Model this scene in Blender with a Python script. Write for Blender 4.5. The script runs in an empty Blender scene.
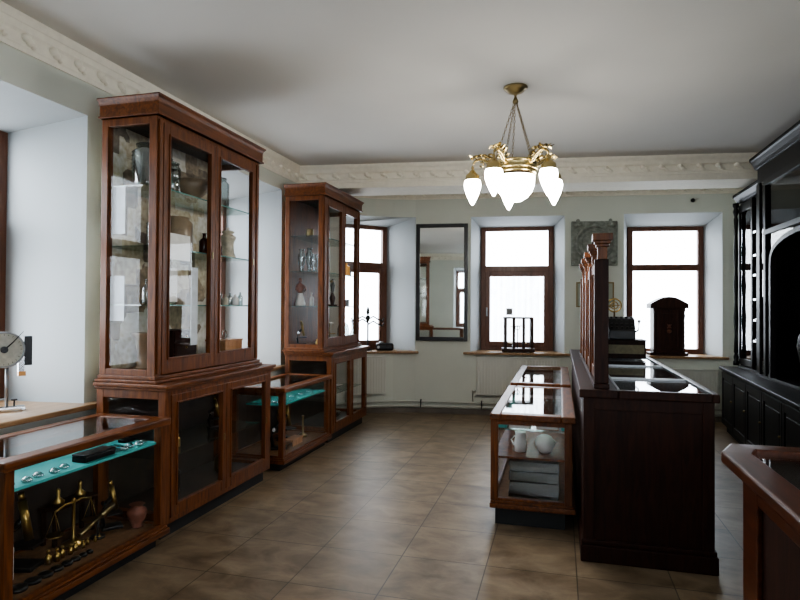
import bpy, bmesh, math, random
from mathutils import Vector, Matrix
random.seed(7)
PI = math.pi
COL = bpy.context.scene.collection

# ------------------------------------------------------------------ materials
def new_mat(name):
    m = bpy.data.materials.new(name); m.use_nodes = True
    nt = m.node_tree; nt.nodes.clear()
    return m, nt, nt.nodes, nt.links

def simple(name, col, rough=0.5, metal=0.0, noise=0.0, nscale=8.0, bump=0.0, emit=None, strength=0.0, coat=0.0):
    m, nt, N, L = new_mat(name)
    out = N.new('ShaderNodeOutputMaterial'); b = N.new('ShaderNodeBsdfPrincipled')
    L.new(b.outputs[0], out.inputs[0])
    b.inputs['Base Color'].default_value = (*col, 1); b.inputs['Roughness'].default_value = rough
    b.inputs['Metallic'].default_value = metal; b.inputs['Coat Weight'].default_value = coat
    tc = N.new('ShaderNodeTexCoord')
    if noise > 0 or bump > 0:
        n = N.new('ShaderNodeTexNoise'); n.inputs['Scale'].default_value = nscale; n.inputs['Detail'].default_value = 5
        L.new(tc.outputs['Object'], n.inputs['Vector'])
        if noise > 0:
            r = N.new('ShaderNodeValToRGB')
            r.color_ramp.elements[0].position = .3; r.color_ramp.elements[1].position = .7
            r.color_ramp.elements[0].color = (*[c*(1-noise) for c in col], 1)
            r.color_ramp.elements[1].color = (*[min(1, c*(1+noise)) for c in col], 1)
            L.new(n.outputs['Fac'], r.inputs[0]); L.new(r.outputs[0], b.inputs['Base Color'])
        if bump > 0:
            bp = N.new('ShaderNodeBump'); bp.inputs['Strength'].default_value = bump; bp.inputs['Distance'].default_value = .01
            L.new(n.outputs['Fac'], bp.inputs['Height']); L.new(bp.outputs[0], b.inputs['Normal'])
    if emit:
        b.inputs['Emission Color'].default_value = (*emit, 1); b.inputs['Emission Strength'].default_value = strength
    return m

def wood(name, dark, light, rough=0.3, sc=(14, 14, 1.6), coat=0.08, spec=.35):
    m, nt, N, L = new_mat(name)
    out = N.new('ShaderNodeOutputMaterial'); b = N.new('ShaderNodeBsdfPrincipled'); L.new(b.outputs[0], out.inputs[0])
    tc = N.new('ShaderNodeTexCoord'); mp = N.new('ShaderNodeMapping'); mp.inputs['Scale'].default_value = sc
    L.new(tc.outputs['Object'], mp.inputs[0])
    n = N.new('ShaderNodeTexNoise'); n.inputs['Scale'].default_value = 2.2; n.inputs['Detail'].default_value = 6; n.inputs['Distortion'].default_value = 1.2
    L.new(mp.outputs[0], n.inputs['Vector'])
    r = N.new('ShaderNodeValToRGB'); r.color_ramp.elements[0].position = .3; r.color_ramp.elements[1].position = .72
    r.color_ramp.elements[0].color = (*dark, 1); r.color_ramp.elements[1].color = (*light, 1)
    L.new(n.outputs['Fac'], r.inputs[0]); L.new(r.outputs[0], b.inputs['Base Color'])
    b.inputs['Roughness'].default_value = rough; b.inputs['Coat Weight'].default_value = coat; b.inputs['Coat Roughness'].default_value = .15; b.inputs['Specular IOR Level'].default_value = spec
    return m

def glass(name, tint=(1, 1, 1), base=.032, rough=0.0):
    # thin sheet: a clear transmission mixed with a mirror reflection that grows at grazing angles (Schlick)
    m, nt, N, L = new_mat(name)
    out = N.new('ShaderNodeOutputMaterial'); mix = N.new('ShaderNodeMixShader')
    tr = N.new('ShaderNodeBsdfTransparent'); tr.inputs[0].default_value = (*tint, 1)
    gl = N.new('ShaderNodeBsdfGlossy'); gl.inputs['Roughness'].default_value = rough
    lw = N.new('ShaderNodeLayerWeight'); lw.inputs['Blend'].default_value = .5
    p = N.new('ShaderNodeMath'); p.operation = 'POWER'; p.inputs[1].default_value = 5
    L.new(lw.outputs['Facing'], p.inputs[0])
    a = N.new('ShaderNodeMath'); a.operation = 'MULTIPLY_ADD'; a.inputs[1].default_value = 1-base; a.inputs[2].default_value = base
    L.new(p.outputs[0], a.inputs[0]); L.new(a.outputs[0], mix.inputs[0])
    L.new(tr.outputs[0], mix.inputs[1]); L.new(gl.outputs[0], mix.inputs[2]); L.new(mix.outputs[0], out.inputs[0])
    return m

def floor_mat():
    m, nt, N, L = new_mat('floor_tiles')
    out = N.new('ShaderNodeOutputMaterial'); b = N.new('ShaderNodeBsdfPrincipled'); L.new(b.outputs[0], out.inputs[0])
    tc = N.new('ShaderNodeTexCoord'); mp = N.new('ShaderNodeMapping'); mp.inputs['Location'].default_value = (-TX, -TY, 0)
    L.new(tc.outputs['Object'], mp.inputs[0])
    br = N.new('ShaderNodeTexBrick'); br.offset = 0; br.squash = 1
    br.inputs['Scale'].default_value = 1; br.inputs['Brick Width'].default_value = TS; br.inputs['Row Height'].default_value = TS
    br.inputs['Mortar Size'].default_value = .0035; br.inputs['Mortar Smooth'].default_value = .2
    br.inputs['Color1'].default_value = (.85, .85, .85, 1); br.inputs['Color2'].default_value = (1.08, 1.05, 1.0, 1); br.inputs['Mortar'].default_value = (.28, .27, .26, 1)
    L.new(mp.outputs[0], br.inputs[0])
    m2 = N.new('ShaderNodeMapping'); m2.inputs['Scale'].default_value = (2.0, 3.0, 1); L.new(tc.outputs['Object'], m2.inputs[0])
    n = N.new('ShaderNodeTexNoise'); n.inputs['Scale'].default_value = 1.9; n.inputs['Detail'].default_value = 8; n.inputs['Roughness'].default_value = .62; n.inputs['Distortion'].default_value = .5
    L.new(m2.outputs[0], n.inputs['Vector'])
    r = N.new('ShaderNodeValToRGB'); e = r.color_ramp.elements
    e[0].position = .33; e[0].color = (.120, .078, .044, 1); e[1].position = .72; e[1].color = (.31, .235, .155, 1)
    L.new(n.outputs['Fac'], r.inputs[0])
    mx = N.new('ShaderNodeMix'); mx.data_type = 'RGBA'; mx.blend_type = 'MULTIPLY'; mx.inputs['Factor'].default_value = 1
    L.new(r.outputs[0], mx.inputs[6]); L.new(br.outputs['Color'], mx.inputs[7]); L.new(mx.outputs[2], b.inputs['Base Color'])
    rr = N.new('ShaderNodeMapRange'); rr.inputs['To Min'].default_value = .34; rr.inputs['To Max'].default_value = .5
    L.new(n.outputs['Fac'], rr.inputs[0]); L.new(rr.outputs[0], b.inputs['Roughness'])
    b.inputs['Specular IOR Level'].default_value = .55
    inv = N.new('ShaderNodeMath'); inv.operation = 'MULTIPLY_ADD'; inv.inputs[1].default_value = -1; inv.inputs[2].default_value = 1
    L.new(br.outputs['Fac'], inv.inputs[0])
    ad = N.new('ShaderNodeMath'); ad.operation = 'MULTIPLY_ADD'; ad.inputs[1].default_value = .35; L.new(n.outputs['Fac'], ad.inputs[0]); L.new(inv.outputs[0], ad.inputs[2])
    bp = N.new('ShaderNodeBump'); bp.inputs['Strength'].default_value = .22; bp.inputs['Distance'].default_value = .004
    L.new(ad.outputs[0], bp.inputs['Height']); L.new(bp.outputs[0], b.inputs['Normal'])
    return m

def collage_mat():
    m, nt, N, L = new_mat('paper_collage')
    out = N.new('ShaderNodeOutputMaterial'); b = N.new('ShaderNodeBsdfPrincipled'); L.new(b.outputs[0], out.inputs[0])
    tc = N.new('ShaderNodeTexCoord'); v = N.new('ShaderNodeTexVoronoi'); v.distance = 'CHEBYCHEV'; v.inputs['Scale'].default_value = 5.5
    L.new(tc.outputs['Object'], v.inputs['Vector'])
    r = N.new('ShaderNodeValToRGB'); r.color_ramp.interpolation = 'CONSTANT'
    e = r.color_ramp.elements; e[0].position = 0; e[0].color = (.60, .54, .40, 1); e[1].position = .3; e[1].color = (.24, .20, .15, 1)
    for pos, c in ((.42, (.66, .62, .50)), (.62, (.34, .28, .2)), (.74, (.72, .70, .62))):
        x = e.new(pos); x.color = (*c, 1)
    sp = N.new('ShaderNodeSeparateColor'); L.new(v.outputs['Color'], sp.inputs[0]); L.new(sp.outputs[0], r.inputs[0])
    n = N.new('ShaderNodeTexNoise'); n.inputs['Scale'].default_value = 26; n.inputs['Detail'].default_value = 4; L.new(tc.outputs['Object'], n.inputs['Vector'])
    mx = N.new('ShaderNodeMix'); mx.data_type = 'RGBA'; mx.blend_type = 'OVERLAY'; mx.inputs['Factor'].default_value = .9
    L.new(r.outputs[0], mx.inputs[6]); L.new(n.outputs['Fac'], mx.inputs[7])
    hs = N.new('ShaderNodeHueSaturation'); hs.inputs['Saturation'].default_value = 1.1; hs.inputs['Value'].default_value = .9; L.new(mx.outputs[2], hs.inputs['Color'])
    L.new(hs.outputs[0], b.inputs['Base Color']); b.inputs['Roughness'].default_value = .8
    return m

TS = .506; TX = -2.433; TY = 2.971
M = {}
M['floor'] = floor_mat()
M['ceiling'] = simple('ceiling_paint', (.66, .645, .61), .8, noise=.02, nscale=1.5)
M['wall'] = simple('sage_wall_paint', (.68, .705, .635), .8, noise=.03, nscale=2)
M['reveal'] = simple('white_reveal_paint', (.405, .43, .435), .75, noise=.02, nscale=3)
M['cornice'] = simple('cream_plaster', (.87, .83, .72), .7, noise=.04, nscale=20)
M['wood'] = wood('red_mahogany', (.056, .0150, .0030), (.185, .056, .0110), .42)
M['wood_h'] = wood('red_mahogany_rail', (.056, .0150, .0030), (.185, .056, .0110), .42, (14, 1.6, 14))
M['wood_dark'] = wood('dark_brown_wood', (.013, .0036, .0018), (.036, .011, .005), .5, coat=0.0, spec=.2)
M['wood_mid'] = wood('walnut_brown_wood', (.022, .008, .005), (.055, .02, .011), .4, coat=0.0)
M['wood_black'] = wood('black_stained_wood', (.003, .0025, .0027), (.008, .0062, .006), .42, coat=0.0, spec=.25)
M['wood_win'] = wood('window_frame_wood', (.115, .048, .030), (.19, .085, .052), .45)
M['wood_sill'] = wood('light_oak_sill', (.24, .14, .07), (.42, .27, .15), .3, (12, 2, 12))
M['wood_frontrail'] = wood('polished_red_wood', (.042, .011, .004), (.10, .028, .010), .28, (14, 1.6, 14))
M['inner'] = simple('dark_lined_interior', (.035, .026, .020), .7, noise=.2)
M['deck'] = simple('brown_deck_cloth', (.17, .085, .035), .8, noise=.2, nscale=30)
M['plinth'] = simple('black_plinth_paint', (.008, .009, .010), .6)
M['glass'] = glass('clear_glass')
M['glass_win'] = glass('window_glass', (.97, .98, 1), .05)
M['glass_shelf'] = glass('shelf_glass', (.80, .92, .88), .10)
M['glass_edge'] = simple('green_glass_edge', (.10, .26, .24), .15)
M['glass_obj'] = glass('bottle_glass', (.66, .74, .74), .26)
M['glass_tray'] = glass('thick_tray_glass', (.52, .60, .58), .14, .02)
M['teal'] = simple('teal_shelf_cloth', (.06, .40, .38), .6)
M['teal_glass'] = simple('teal_glass_shelf', (.05, .33, .30), .15)
M['brass'] = simple('brass', (.42, .29, .10), .32, 1.0)
M['brass_bright'] = simple('polished_brass', (.50, .40, .20), .26, 1.0)
M['brass_old'] = simple('aged_brass', (.26, .20, .10), .35, 1.0)
M['chrome'] = simple('chrome', (.6, .62, .64), .2, 1.0)
M['steel'] = simple('grey_steel', (.32, .33, .34), .4, .8)
M['iron'] = simple('black_iron', (.012, .012, .013), .35, .3)
M['paper'] = simple('pale_blue_paper_and_reflection', (.62, .67, .72), .8, noise=.12, nscale=14)  # also colours the painted window reflection in the near cabinet's side glass
M['paper_w'] = simple('white_paper', (.74, .74, .70), .8, noise=.06, nscale=20)
M['collage'] = collage_mat()
M['stone'] = simple('grey_stone', (.24, .255, .225), .8, noise=.35, nscale=18, bump=.5)
M['mirror'] = simple('silver_mirror', (.88, .90, .88), .02, 1.0)
M['black_frame'] = simple('black_painted_frame', (.012, .011, .012), .35)
M['shade'] = simple('frosted_lamp_glass', (.9, .9, .88), .3, emit=(1.0, .96, .88), strength=16)
M['radiator'] = simple('radiator_enamel', (.66, .66, .60), .35)
M['pipe'] = simple('painted_pipe', (.50, .50, .45), .4)
M['skirting'] = simple('skirting_tile', (.16, .135, .11), .35, noise=.25, nscale=6)
M['ceramic'] = simple('cream_ceramic', (.50, .46, .36), .3, noise=.3, nscale=22)
M['ceramic_w'] = simple('white_ceramic', (.72, .72, .70), .2)
M['ceramic_b'] = simple('brown_stoneware', (.26, .19, .12), .35, noise=.25, nscale=12)
M['brown_gl'] = simple('dark_brown_bottle_glass', (.05, .014, .010), .1)
M['amber'] = simple('glowing_amber_glass', (.62, .28, .04), .2, emit=(.8, .35, .03), strength=.15)  # weak emission paints a glow into the bottle, which is no lamp
M['orange_wood'] = wood('orange_box_wood', (.30, .14, .06), (.50, .26, .12), .5)
M['copper'] = simple('orange_copper', (.62, .30, .10), .4, .3)
M['dial'] = simple('aged_dial_face', (.46, .45, .38), .4, noise=.15, nscale=30)
M['clay'] = simple('red_clay_figure', (.22, .08, .05), .5, noise=.3, nscale=20)
M['curtain'] = None
m, nt, N, L = new_mat('sheer_net_curtain')
out = N.new('ShaderNodeOutputMaterial'); mix = N.new('ShaderNodeMixShader'); tr = N.new('ShaderNodeBsdfTransparent'); tl = N.new('ShaderNodeBsdfTranslucent')
tl.inputs[0].default_value = (.8, .82, .85, 1); tc = N.new('ShaderNodeTexCoord'); w = N.new('ShaderNodeTexNoise'); w.inputs['Scale'].default_value = 9
L.new(tc.outputs['Object'], w.inputs['Vector']); mr = N.new('ShaderNodeMapRange'); mr.inputs['To Min'].default_value = .55; mr.inputs['To Max'].default_value = .95
L.new(w.outputs['Fac'], mr.inputs[0]); L.new(mr.outputs[0], mix.inputs[0]); L.new(tr.outputs[0], mix.inputs[1]); L.new(tl.outputs[0], mix.inputs[2]); L.new(mix.outputs[0], out.inputs[0])
M['curtain'] = m

# ------------------------------------------------------------------ mesh builder
class MB:
    def __init__(s): s.bm = bmesh.new()
    def box(s, x0, x1, y0, y1, z0, z1):
        v = [s.bm.verts.new((x, y, z)) for z in (z0, z1) for y in (y0, y1) for x in (x0, x1)]
        for f in ((0, 2, 3, 1), (4, 5, 7, 6), (0, 1, 5, 4), (2, 6, 7, 3), (1, 3, 7, 5), (0, 4, 6, 2)):
            s.bm.faces.new([v[i] for i in f])
        return s
    def quad(s, *p):
        s.bm.faces.new([s.bm.verts.new(q) for q in p]); return s
    def prism(s, poly, z0, z1):
        a = [s.bm.verts.new((x, y, z0)) for x, y in poly]; b = [s.bm.verts.new((x, y, z1)) for x, y in poly]
        n = len(poly); s.bm.faces.new(a[::-1]); s.bm.faces.new(b)
        for i in range(n): s.bm.faces.new((a[i], a[(i+1) % n], b[(i+1) % n], b[i]))
        return s
    def prism_yz(s, poly, x0, x1):
        a = [s.bm.verts.new((x0, y, z)) for y, z in poly]; b = [s.bm.verts.new((x1, y, z)) for y, z in poly]
        n = len(poly); s.bm.faces.new(a); s.bm.faces.new(b[::-1])
        for i in range(n): s.bm.faces.new((a[i], b[i], b[(i+1) % n], a[(i+1) % n]))
        return s
    def prism_xz(s, poly, y0, y1):
        a = [s.bm.verts.new((x, y0, z)) for x, z in poly]; b = [s.bm.verts.new((x, y1, z)) for x, z in poly]
        n = len(poly); s.bm.faces.new(a[::-1]); s.bm.faces.new(b)
        for i in range(n): s.bm.faces.new((a[i], a[(i+1) % n], b[(i+1) % n], b[i]))
        return s
    def lathe(s, prof, c=(0, 0, 0), seg=20, rot=None):
        rings = []
        for r, z in prof:
            r = max(r, .0004); ring = []
            for k in range(seg):
                p = Vector((r*math.cos(2*PI*k/seg), r*math.sin(2*PI*k/seg), z))
                if rot is not None: p = rot @ p
                ring.append(s.bm.verts.new(p + Vector(c)))
            rings.append(ring)
        for a, b in zip(rings, rings[1:]):
            for k in range(seg):
                f = s.bm.faces.new((a[k], a[(k+1) % seg], b[(k+1) % seg], b[k])); f.smooth = True
        s.bm.faces.new(rings[0][::-1]); s.bm.faces.new(rings[-1])
        return s
    def cyl(s, p0, p1, r, r2=None, seg=14):
        p0 = Vector(p0); p1 = Vector(p1); d = p1-p0
        q = d.to_track_quat('Z', 'Y').to_matrix()
        return s.lathe([(r, 0), (r if r2 is None else r2, d.length)], p0, seg, q)
    def sphere(s, c, r, sz=1.0, seg=16):
        n = 9
        return s.lathe([(r*math.sin(PI*i/n), -r*sz*math.cos(PI*i/n)) for i in range(n+1)], c, seg)
    def tube(s, pts, r, seg=8):
        pts = [Vector(p) for p in pts]; rings = []
        rr = r if isinstance(r, (list, tuple)) else [r]*len(pts)
        for i, p in enumerate(pts):
            d = (pts[min(i+1, len(pts)-1)] - pts[max(i-1, 0)]).normalized()
            up = Vector((0, 0, 1)) if abs(d.z) < .95 else Vector((1, 0, 0))
            a = d.cross(up).normalized(); b = d.cross(a).normalized()
            rings.append([s.bm.verts.new(p + rr[i]*(a*math.cos(2*PI*k/seg)+b*math.sin(2*PI*k/seg))) for k in range(seg)])
        for a, b in zip(rings, rings[1:]):
            for k in range(seg):
                f = s.bm.faces.new((a[k], a[(k+1) % seg], b[(k+1) % seg], b[k])); f.smooth = True
        s.bm.faces.new(rings[0][::-1]); s.bm.faces.new(rings[-1])
        return s
    def torus(s, c, R, r, axis='z', seg=28, rs=8):
        rings = []
        for i in range(seg):
            t = 2*PI*i/seg; ring = []
            for k in range(rs):
                u = 2*PI*k/rs; d = R+r*math.cos(u); h = r*math.sin(u)
                p = {'z': (d*math.cos(t), d*math.sin(t), h), 'y': (d*math.cos(t), h, d*math.sin(t)), 'x': (h, d*math.cos(t), d*math.sin(t))}[axis]
                ring.append(s.bm.verts.new(Vector(p)+Vector(c)))
            rings.append(ring)
        for i in range(seg):
            a, b = rings[i], rings[(i+1) % seg]
            for k in range(rs):
                f = s.bm.faces.new((a[k], b[k], b[(k+1) % rs], a[(k+1) % rs])); f.smooth = True
        return s
    def build(s, name, mat, parent=None, origin=None, local=False, bevel=0.0, mats=None):
        me = bpy.data.meshes.new(name)
        off = Vector((0, 0, 0))
        if not local:
            if parent is not None:
                p = parent
                while p.parent is not None: p = p.parent
                off = Vector(p.location)
            elif origin is not None: off = Vector(origin)
        if off.length: bmesh.ops.translate(s.bm, verts=s.bm.verts, vec=-off)
        bmesh.ops.recalc_face_normals(s.bm, faces=s.bm.faces)
        s.bm.to_mesh(me); s.bm.free()
        for mm in (mats or [mat]): me.materials.append(mm)
        o = bpy.data.objects.new(name, me); COL.objects.link(o)
        if parent is not None: o.parent = parent
        elif origin is not None: o.location = origin
        if bevel:
            md = o.modifiers.new('bevel', 'BEVEL'); md.width = bevel; md.segments = 2; md.limit_method = 'ANGLE'
        return o

def tag(o, label=None, cat=None, group=None, kind=None):
    if label: o['label'] = label
    if cat: o['category'] = cat
    if group: o['group'] = group
    if kind: o['kind'] = kind
    return o
def thing(name, label, cat, loc=(0, 0, 0), rz=0, group=None):
    o = bpy.data.objects.new(name, None); COL.objects.link(o); o.empty_display_size = .1
    o.location = loc; o.rotation_euler = (0, 0, rz)
    return tag(o, label, cat, group)
def struct(o):
    o['kind'] = 'structure'; return o
def dup(root, loc, rz=None, label=None, group=None, scale=None):
    r = root.copy(); COL.objects.link(r); r.location = loc
    if rz is not None: r.rotation_euler = (0, 0, rz)
    if label: r['label'] = label
    if group: r['group'] = group
    if scale: r.scale = scale
    for ch in [c for c in COL.objects if c.parent == root]:
        c = ch.copy(); COL.objects.link(c); c.parent = r
        for g in [q for q in COL.objects if q.parent == ch]:
            d = g.copy(); COL.objects.link(d); d.parent = c
    return r

# ------------------------------------------------------------------ room shell
ZC = 3.22            # ceiling
WXL = -3.12          # left wall
WXR = 2.62           # right wall
YB = -2.2            # wall behind the camera
WT = [(-3.12, 7.2), (-3.05, 7.45), (-2.93, 7.68), (-2.75, 7.90), (-2.55, 8.05), (-2.3, 8.17), (-2.0, 8.26)]   # rounded corner of the bay
def wy(x): return 8.5+.12*x

struct(MB().box(-4.2, 3.2, YB-.3, 9.6, -.1, 0).build('floor', M['floor']))
struct(MB().box(-4.2, 3.2, YB-.3, 9.8, ZC, ZC+.1).build('ceiling', M['ceiling']))

def wall(name, path, holes, z0=0, z1=ZC, cap=True):
    """path: list of (x, y). holes: (i, j, h0, h1, winA, winB, wz0, wz1): path[i]..path[j] is an opening that
    narrows to the window rectangle winA..winB, wz0..wz1."""
    mb = MB(); bm = mb.bm
    def q(*p, mat=0):
        f = bm.faces.new([bm.verts.new(x) for x in p]); f.material_index = mat
    n = len(path)
    for k in range(n-1):
        (xa, ya), (xb, yb) = path[k], path[k+1]; h = None
        for H in holes:
            if H[0] <= k < H[1]: h = H
        if h is None: q((xa, ya, z0), (xb, yb, z0), (xb, yb, z1), (xa, ya, z1))
        else:
            q((xa, ya, z0), (xb, yb, z0), (xb, yb, h[2]), (xa, ya, h[2]))
            q((xa, ya, h[3]), (xb, yb, h[3]), (xb, yb, z1), (xa, ya, z1))
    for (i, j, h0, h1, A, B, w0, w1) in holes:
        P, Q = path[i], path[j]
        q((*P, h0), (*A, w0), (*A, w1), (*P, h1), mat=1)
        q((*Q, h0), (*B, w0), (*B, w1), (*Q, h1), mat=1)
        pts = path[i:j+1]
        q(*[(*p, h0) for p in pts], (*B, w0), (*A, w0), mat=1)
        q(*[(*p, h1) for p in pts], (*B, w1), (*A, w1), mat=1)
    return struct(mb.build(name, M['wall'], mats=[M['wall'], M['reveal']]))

def window(name, A, B, z0, z1, transom, sash=True, fw=.075, handle=False):
    """frame between plan points A and B; parts: frame, sash, panes"""
    a = Vector((*A, 0)); b = Vector((*B, 0)); L = (b-a).length; ang = math.atan2(b.y-a.y, b.x-a.x)
    root = bpy.data.objects.new(name, None); COL.objects.link(root); root.location = (A[0], A[1], z0); root.rotation_euler = (0, 0, ang); struct(root)
    H = z1-z0; t = transom-z0
    f = MB(); y0, y1 = -.035, .035
    f.box(0, fw, y0, y1, 0, H).box(L-fw, L, y0, y1, 0, H).box(fw, L-fw, y0, y1, 0, fw).box(fw, L-fw, y0, y1, H-fw*.9, H).box(fw, L-fw, y0, y1, t-.045, t+.045)
    f.build('window_frame', M['wood_win'], root, local=True, bevel=.006)
    if sash:
        s = .072; m_ = MB(); a0, a1, c0, c1 = fw-.01, L-fw+.01, fw-.01, t-.04
        m_.box(a0, a0+s, -.055, -.01, c0, c1).box(a1-s, a1, -.055, -.01, c0, c1).box(a0+s, a1-s, -.055, -.01, c0, c0+s).box(a0+s, a1-s, -.055, -.01, c1-s, c1)
        so = m_.build('window_sash', M['wood_win'], root, local=True, bevel=.006)
        MB().box(a0+.012, a0+.034, -.075, -.055, t*.42, t*.42+.13).build('window_handle', M['steel'], so, local=True, bevel=.004)
    MB().quad((fw*.8, .0, fw*.8), (L-fw*.8, .0, fw*.8), (L-fw*.8, .0, t-.03), (fw*.8, .0, t-.03)).build('window_pane', M['glass_win'], root, local=True)
    MB().quad((fw*.8, .0, t+.03), (L-fw*.8, .0, t+.03), (L-fw*.8, .0, H-fw*.7), (fw*.8, .0, H-fw*.7)).build('window_pane', M['glass_win'], root, local=True)
    # daylight portal just outside the opening
    ld = bpy.data.lights.new('daylight_portal', 'AREA'); ld.shape = 'RECTANGLE'; ld.size = L+.1; ld.size_y = H+.1; ld.cycles.is_portal = True
    lo = bpy.data.objects.new('daylight_portal', ld); COL.objects.link(lo)
    mid = (a+b)/2; nrm = Vector((math.sin(ang), -math.cos(ang), 0))      # into the room
    lo.location = (mid.x-nrm.x*.08, mid.y-nrm.y*.08, (z0+z1)/2)
    lo.rotation_euler = (-nrm).to_track_quat('Z', 'Y').to_euler()
    return root

# left wall: a deep niche with a window near the camera, another between the tall cabinets
leftpath = [(WXL, YB), (WXL, 1.60), (WXL, 3.335), (WXL, 4.75), (WXL, 6.27), (WXL, 7.2)]
wall('wall_left', leftpath, [(1, 2, .83, 2.80, (-3.84, 1.72), (-3.84, 3.325), .83, 2.72), (3, 4, .80, 2.86, (-3.84, 4.86), (-3.84, 6.18), .80, 2.74)])
window('window_4', (-3.83, 1.72), (-3.83, 3.335), .84, 2.73, 2.05)
window('window_5', (-3.83, 4.84), (-3.83, 6.20), .81, 2.75, 2.05)
# far wall with its rounded left corner and three windows
bx = lambda x, d=0: (x-.119*d, wy(x)+.993*d)
D = .45
far = WT + [(-1.215, wy(-1.215)), (.065, wy(.065)), (.848, wy(.848)), (2.10, wy(2.10)), (WXR, wy(WXR))]
WA1, WB1 = (-3.12, 7.97), (-2.53, 8.56)
WA2, WB2 = (-1.135, wy(-1.135)+.50), (-.09, wy(-.09)+.46)
WA3, WB3 = (.935, wy(.935)+.46), (1.955, wy(1.955)+.46)
wall('wall_far', far, [(2, 6, .86, 2.80, WA1, WB1, .88, 2.70), (7, 8, .86, 2.79, WA2, WB2, .87, 2.69), (9, 10, .85, 2.80, WA3, WB3, .865, 2.66)])
window('window_1', WA1, WB1, .88, 2.72, 2.12)
window('window_2', WA2, WB2, .87, 2.71, 2.08, handle=True)
window('window_3', WA3, WB3, .865, 2.68, 2.09, sash=False)
wall('wall_right', [(WXR, YB), (WXR, -1.9), (WXR, -.6), (WXR, -.2), (WXR, 1.1), (WXR, wy(WXR))], [(1, 2, .86, 2.85, (WXR+.4, -1.8), (WXR+.4, -.7), .88, 2.75), (3, 4, .86, 2.85, (WXR+.4, -.1), (WXR+.4, 1.0), .88, 2.75)])
window('fill_window_8', (WXR+.39, -.68), (WXR+.39, -1.82), .88, 2.77, 2.1)  # added window behind the camera, lets in fill light
window('fill_window_9', (WXR+.39, 1.02), (WXR+.39, -.12), .88, 2.77, 2.1)  # second added window on the right wall, also for fill light
backpath = [(WXL, YB), (-.75, YB), (.35, YB), (.9, YB), (1.9, YB), (WXR, YB)]
wall('wall_back', backpath, [(1, 2, .86, 2.78, (-.65, YB-.4), (.25, YB-.4), .88, 2.7), (3, 4, .86, 2.78, (1.0, YB-.4), (1.8, YB-.4), .88, 2.7)])
window('window_6', (.25, YB-.4), (-.65, YB-.4), .88, 2.7, 2.1)
window('fill_window_7', (1.8, YB-.4), (1.0, YB-.4), .88, 2.7, 2.1)  # added back window, unseen, brightens the room

# wooden window boards
def sill(name, pts, z, t=.035):
    struct(MB().prism(pts, z, z+t).build(name, M['wood_sill'], bevel=.008))
sill('window_sill_1', [(-2.99, 7.64), (-2.80, 7.82), (-2.58, 7.98), (-2.3, 8.10), (-1.93, 8.20), (-2.0, 8.30), (-2.50, 8.54), (-3.14, 7.92)], .845)
sill('window_sill_2', [(-1.31, wy(-1.31)-.07), (.15, wy(.15)-.07), (.085, wy(.09)+.02), (-.09, wy(-.09)+.45), (-1.135, wy(-1.135)+.49), (-1.25, wy(-1.25)+.02)], .845)
sill('window_sill_3', [(.79, wy(.79)-.07), (2.17, wy(2.17)-.07), (2.10, wy(2.1)+.02), (1.955, wy(1.955)+.44), (.935, wy(.935)+.44), (.85, wy(.85)+.02)], .835)
sill('window_sill_4', [(-3.02, 1.45), (-3.02, 3.42), (-3.11, 3.42), (-3.11, 3.33), (-3.82, 3.25), (-3.82, 1.73), (-3.11, 1.6), (-3.11, 1.45)], .805)
sill('window_sill_5', [(-3.05, 4.70), (-3.05, 6.32), (-3.11, 6.32), (-3.11, 6.27), (-3.82, 6.18), (-3.82, 4.86), (-3.11, 4.75), (-3.11, 4.7)], .79)

# the sheer curtain outside the lower panes of the middle window
cm = MB(); n_ = 60
a = Vector((*WA2, 0)); b = Vector((*WB2, 0)); nn = Vector((-.12, .99, 0))
prev = None
for k in range(n_+1):
    p = a.lerp(b, .06+.88*k/n_)+nn*(.10+.02*math.sin(k*1.1)+.008*math.sin(k*2.7))
    cur = (cm.bm.verts.new((p.x, p.y, .93)), cm.bm.verts.new((p.x, p.y, 2.04)))
    if prev: cm.bm.faces.new((prev[0], cur[0], cur[1], prev[1])).smooth = True
    prev = cur
tag(cm.build('net_curtain', M['curtain'], origin=(a.x, a.y, .93)), 'sheer white net curtain behind the lower pane of the middle window', 'curtain')

# beam across the room in front of the bay
def by(x): return 7.02+.12*x
bm_ = MB()
bm_.prism([(WXL, by(WXL)+.08), (WXR, by(WXR)+.08), (WXR, by(WXR)+.60), (WXL, by(WXL)+.60)], 2.955, ZC)
struct(bm_.build('ceiling_beam', M['cornice']))

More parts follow.
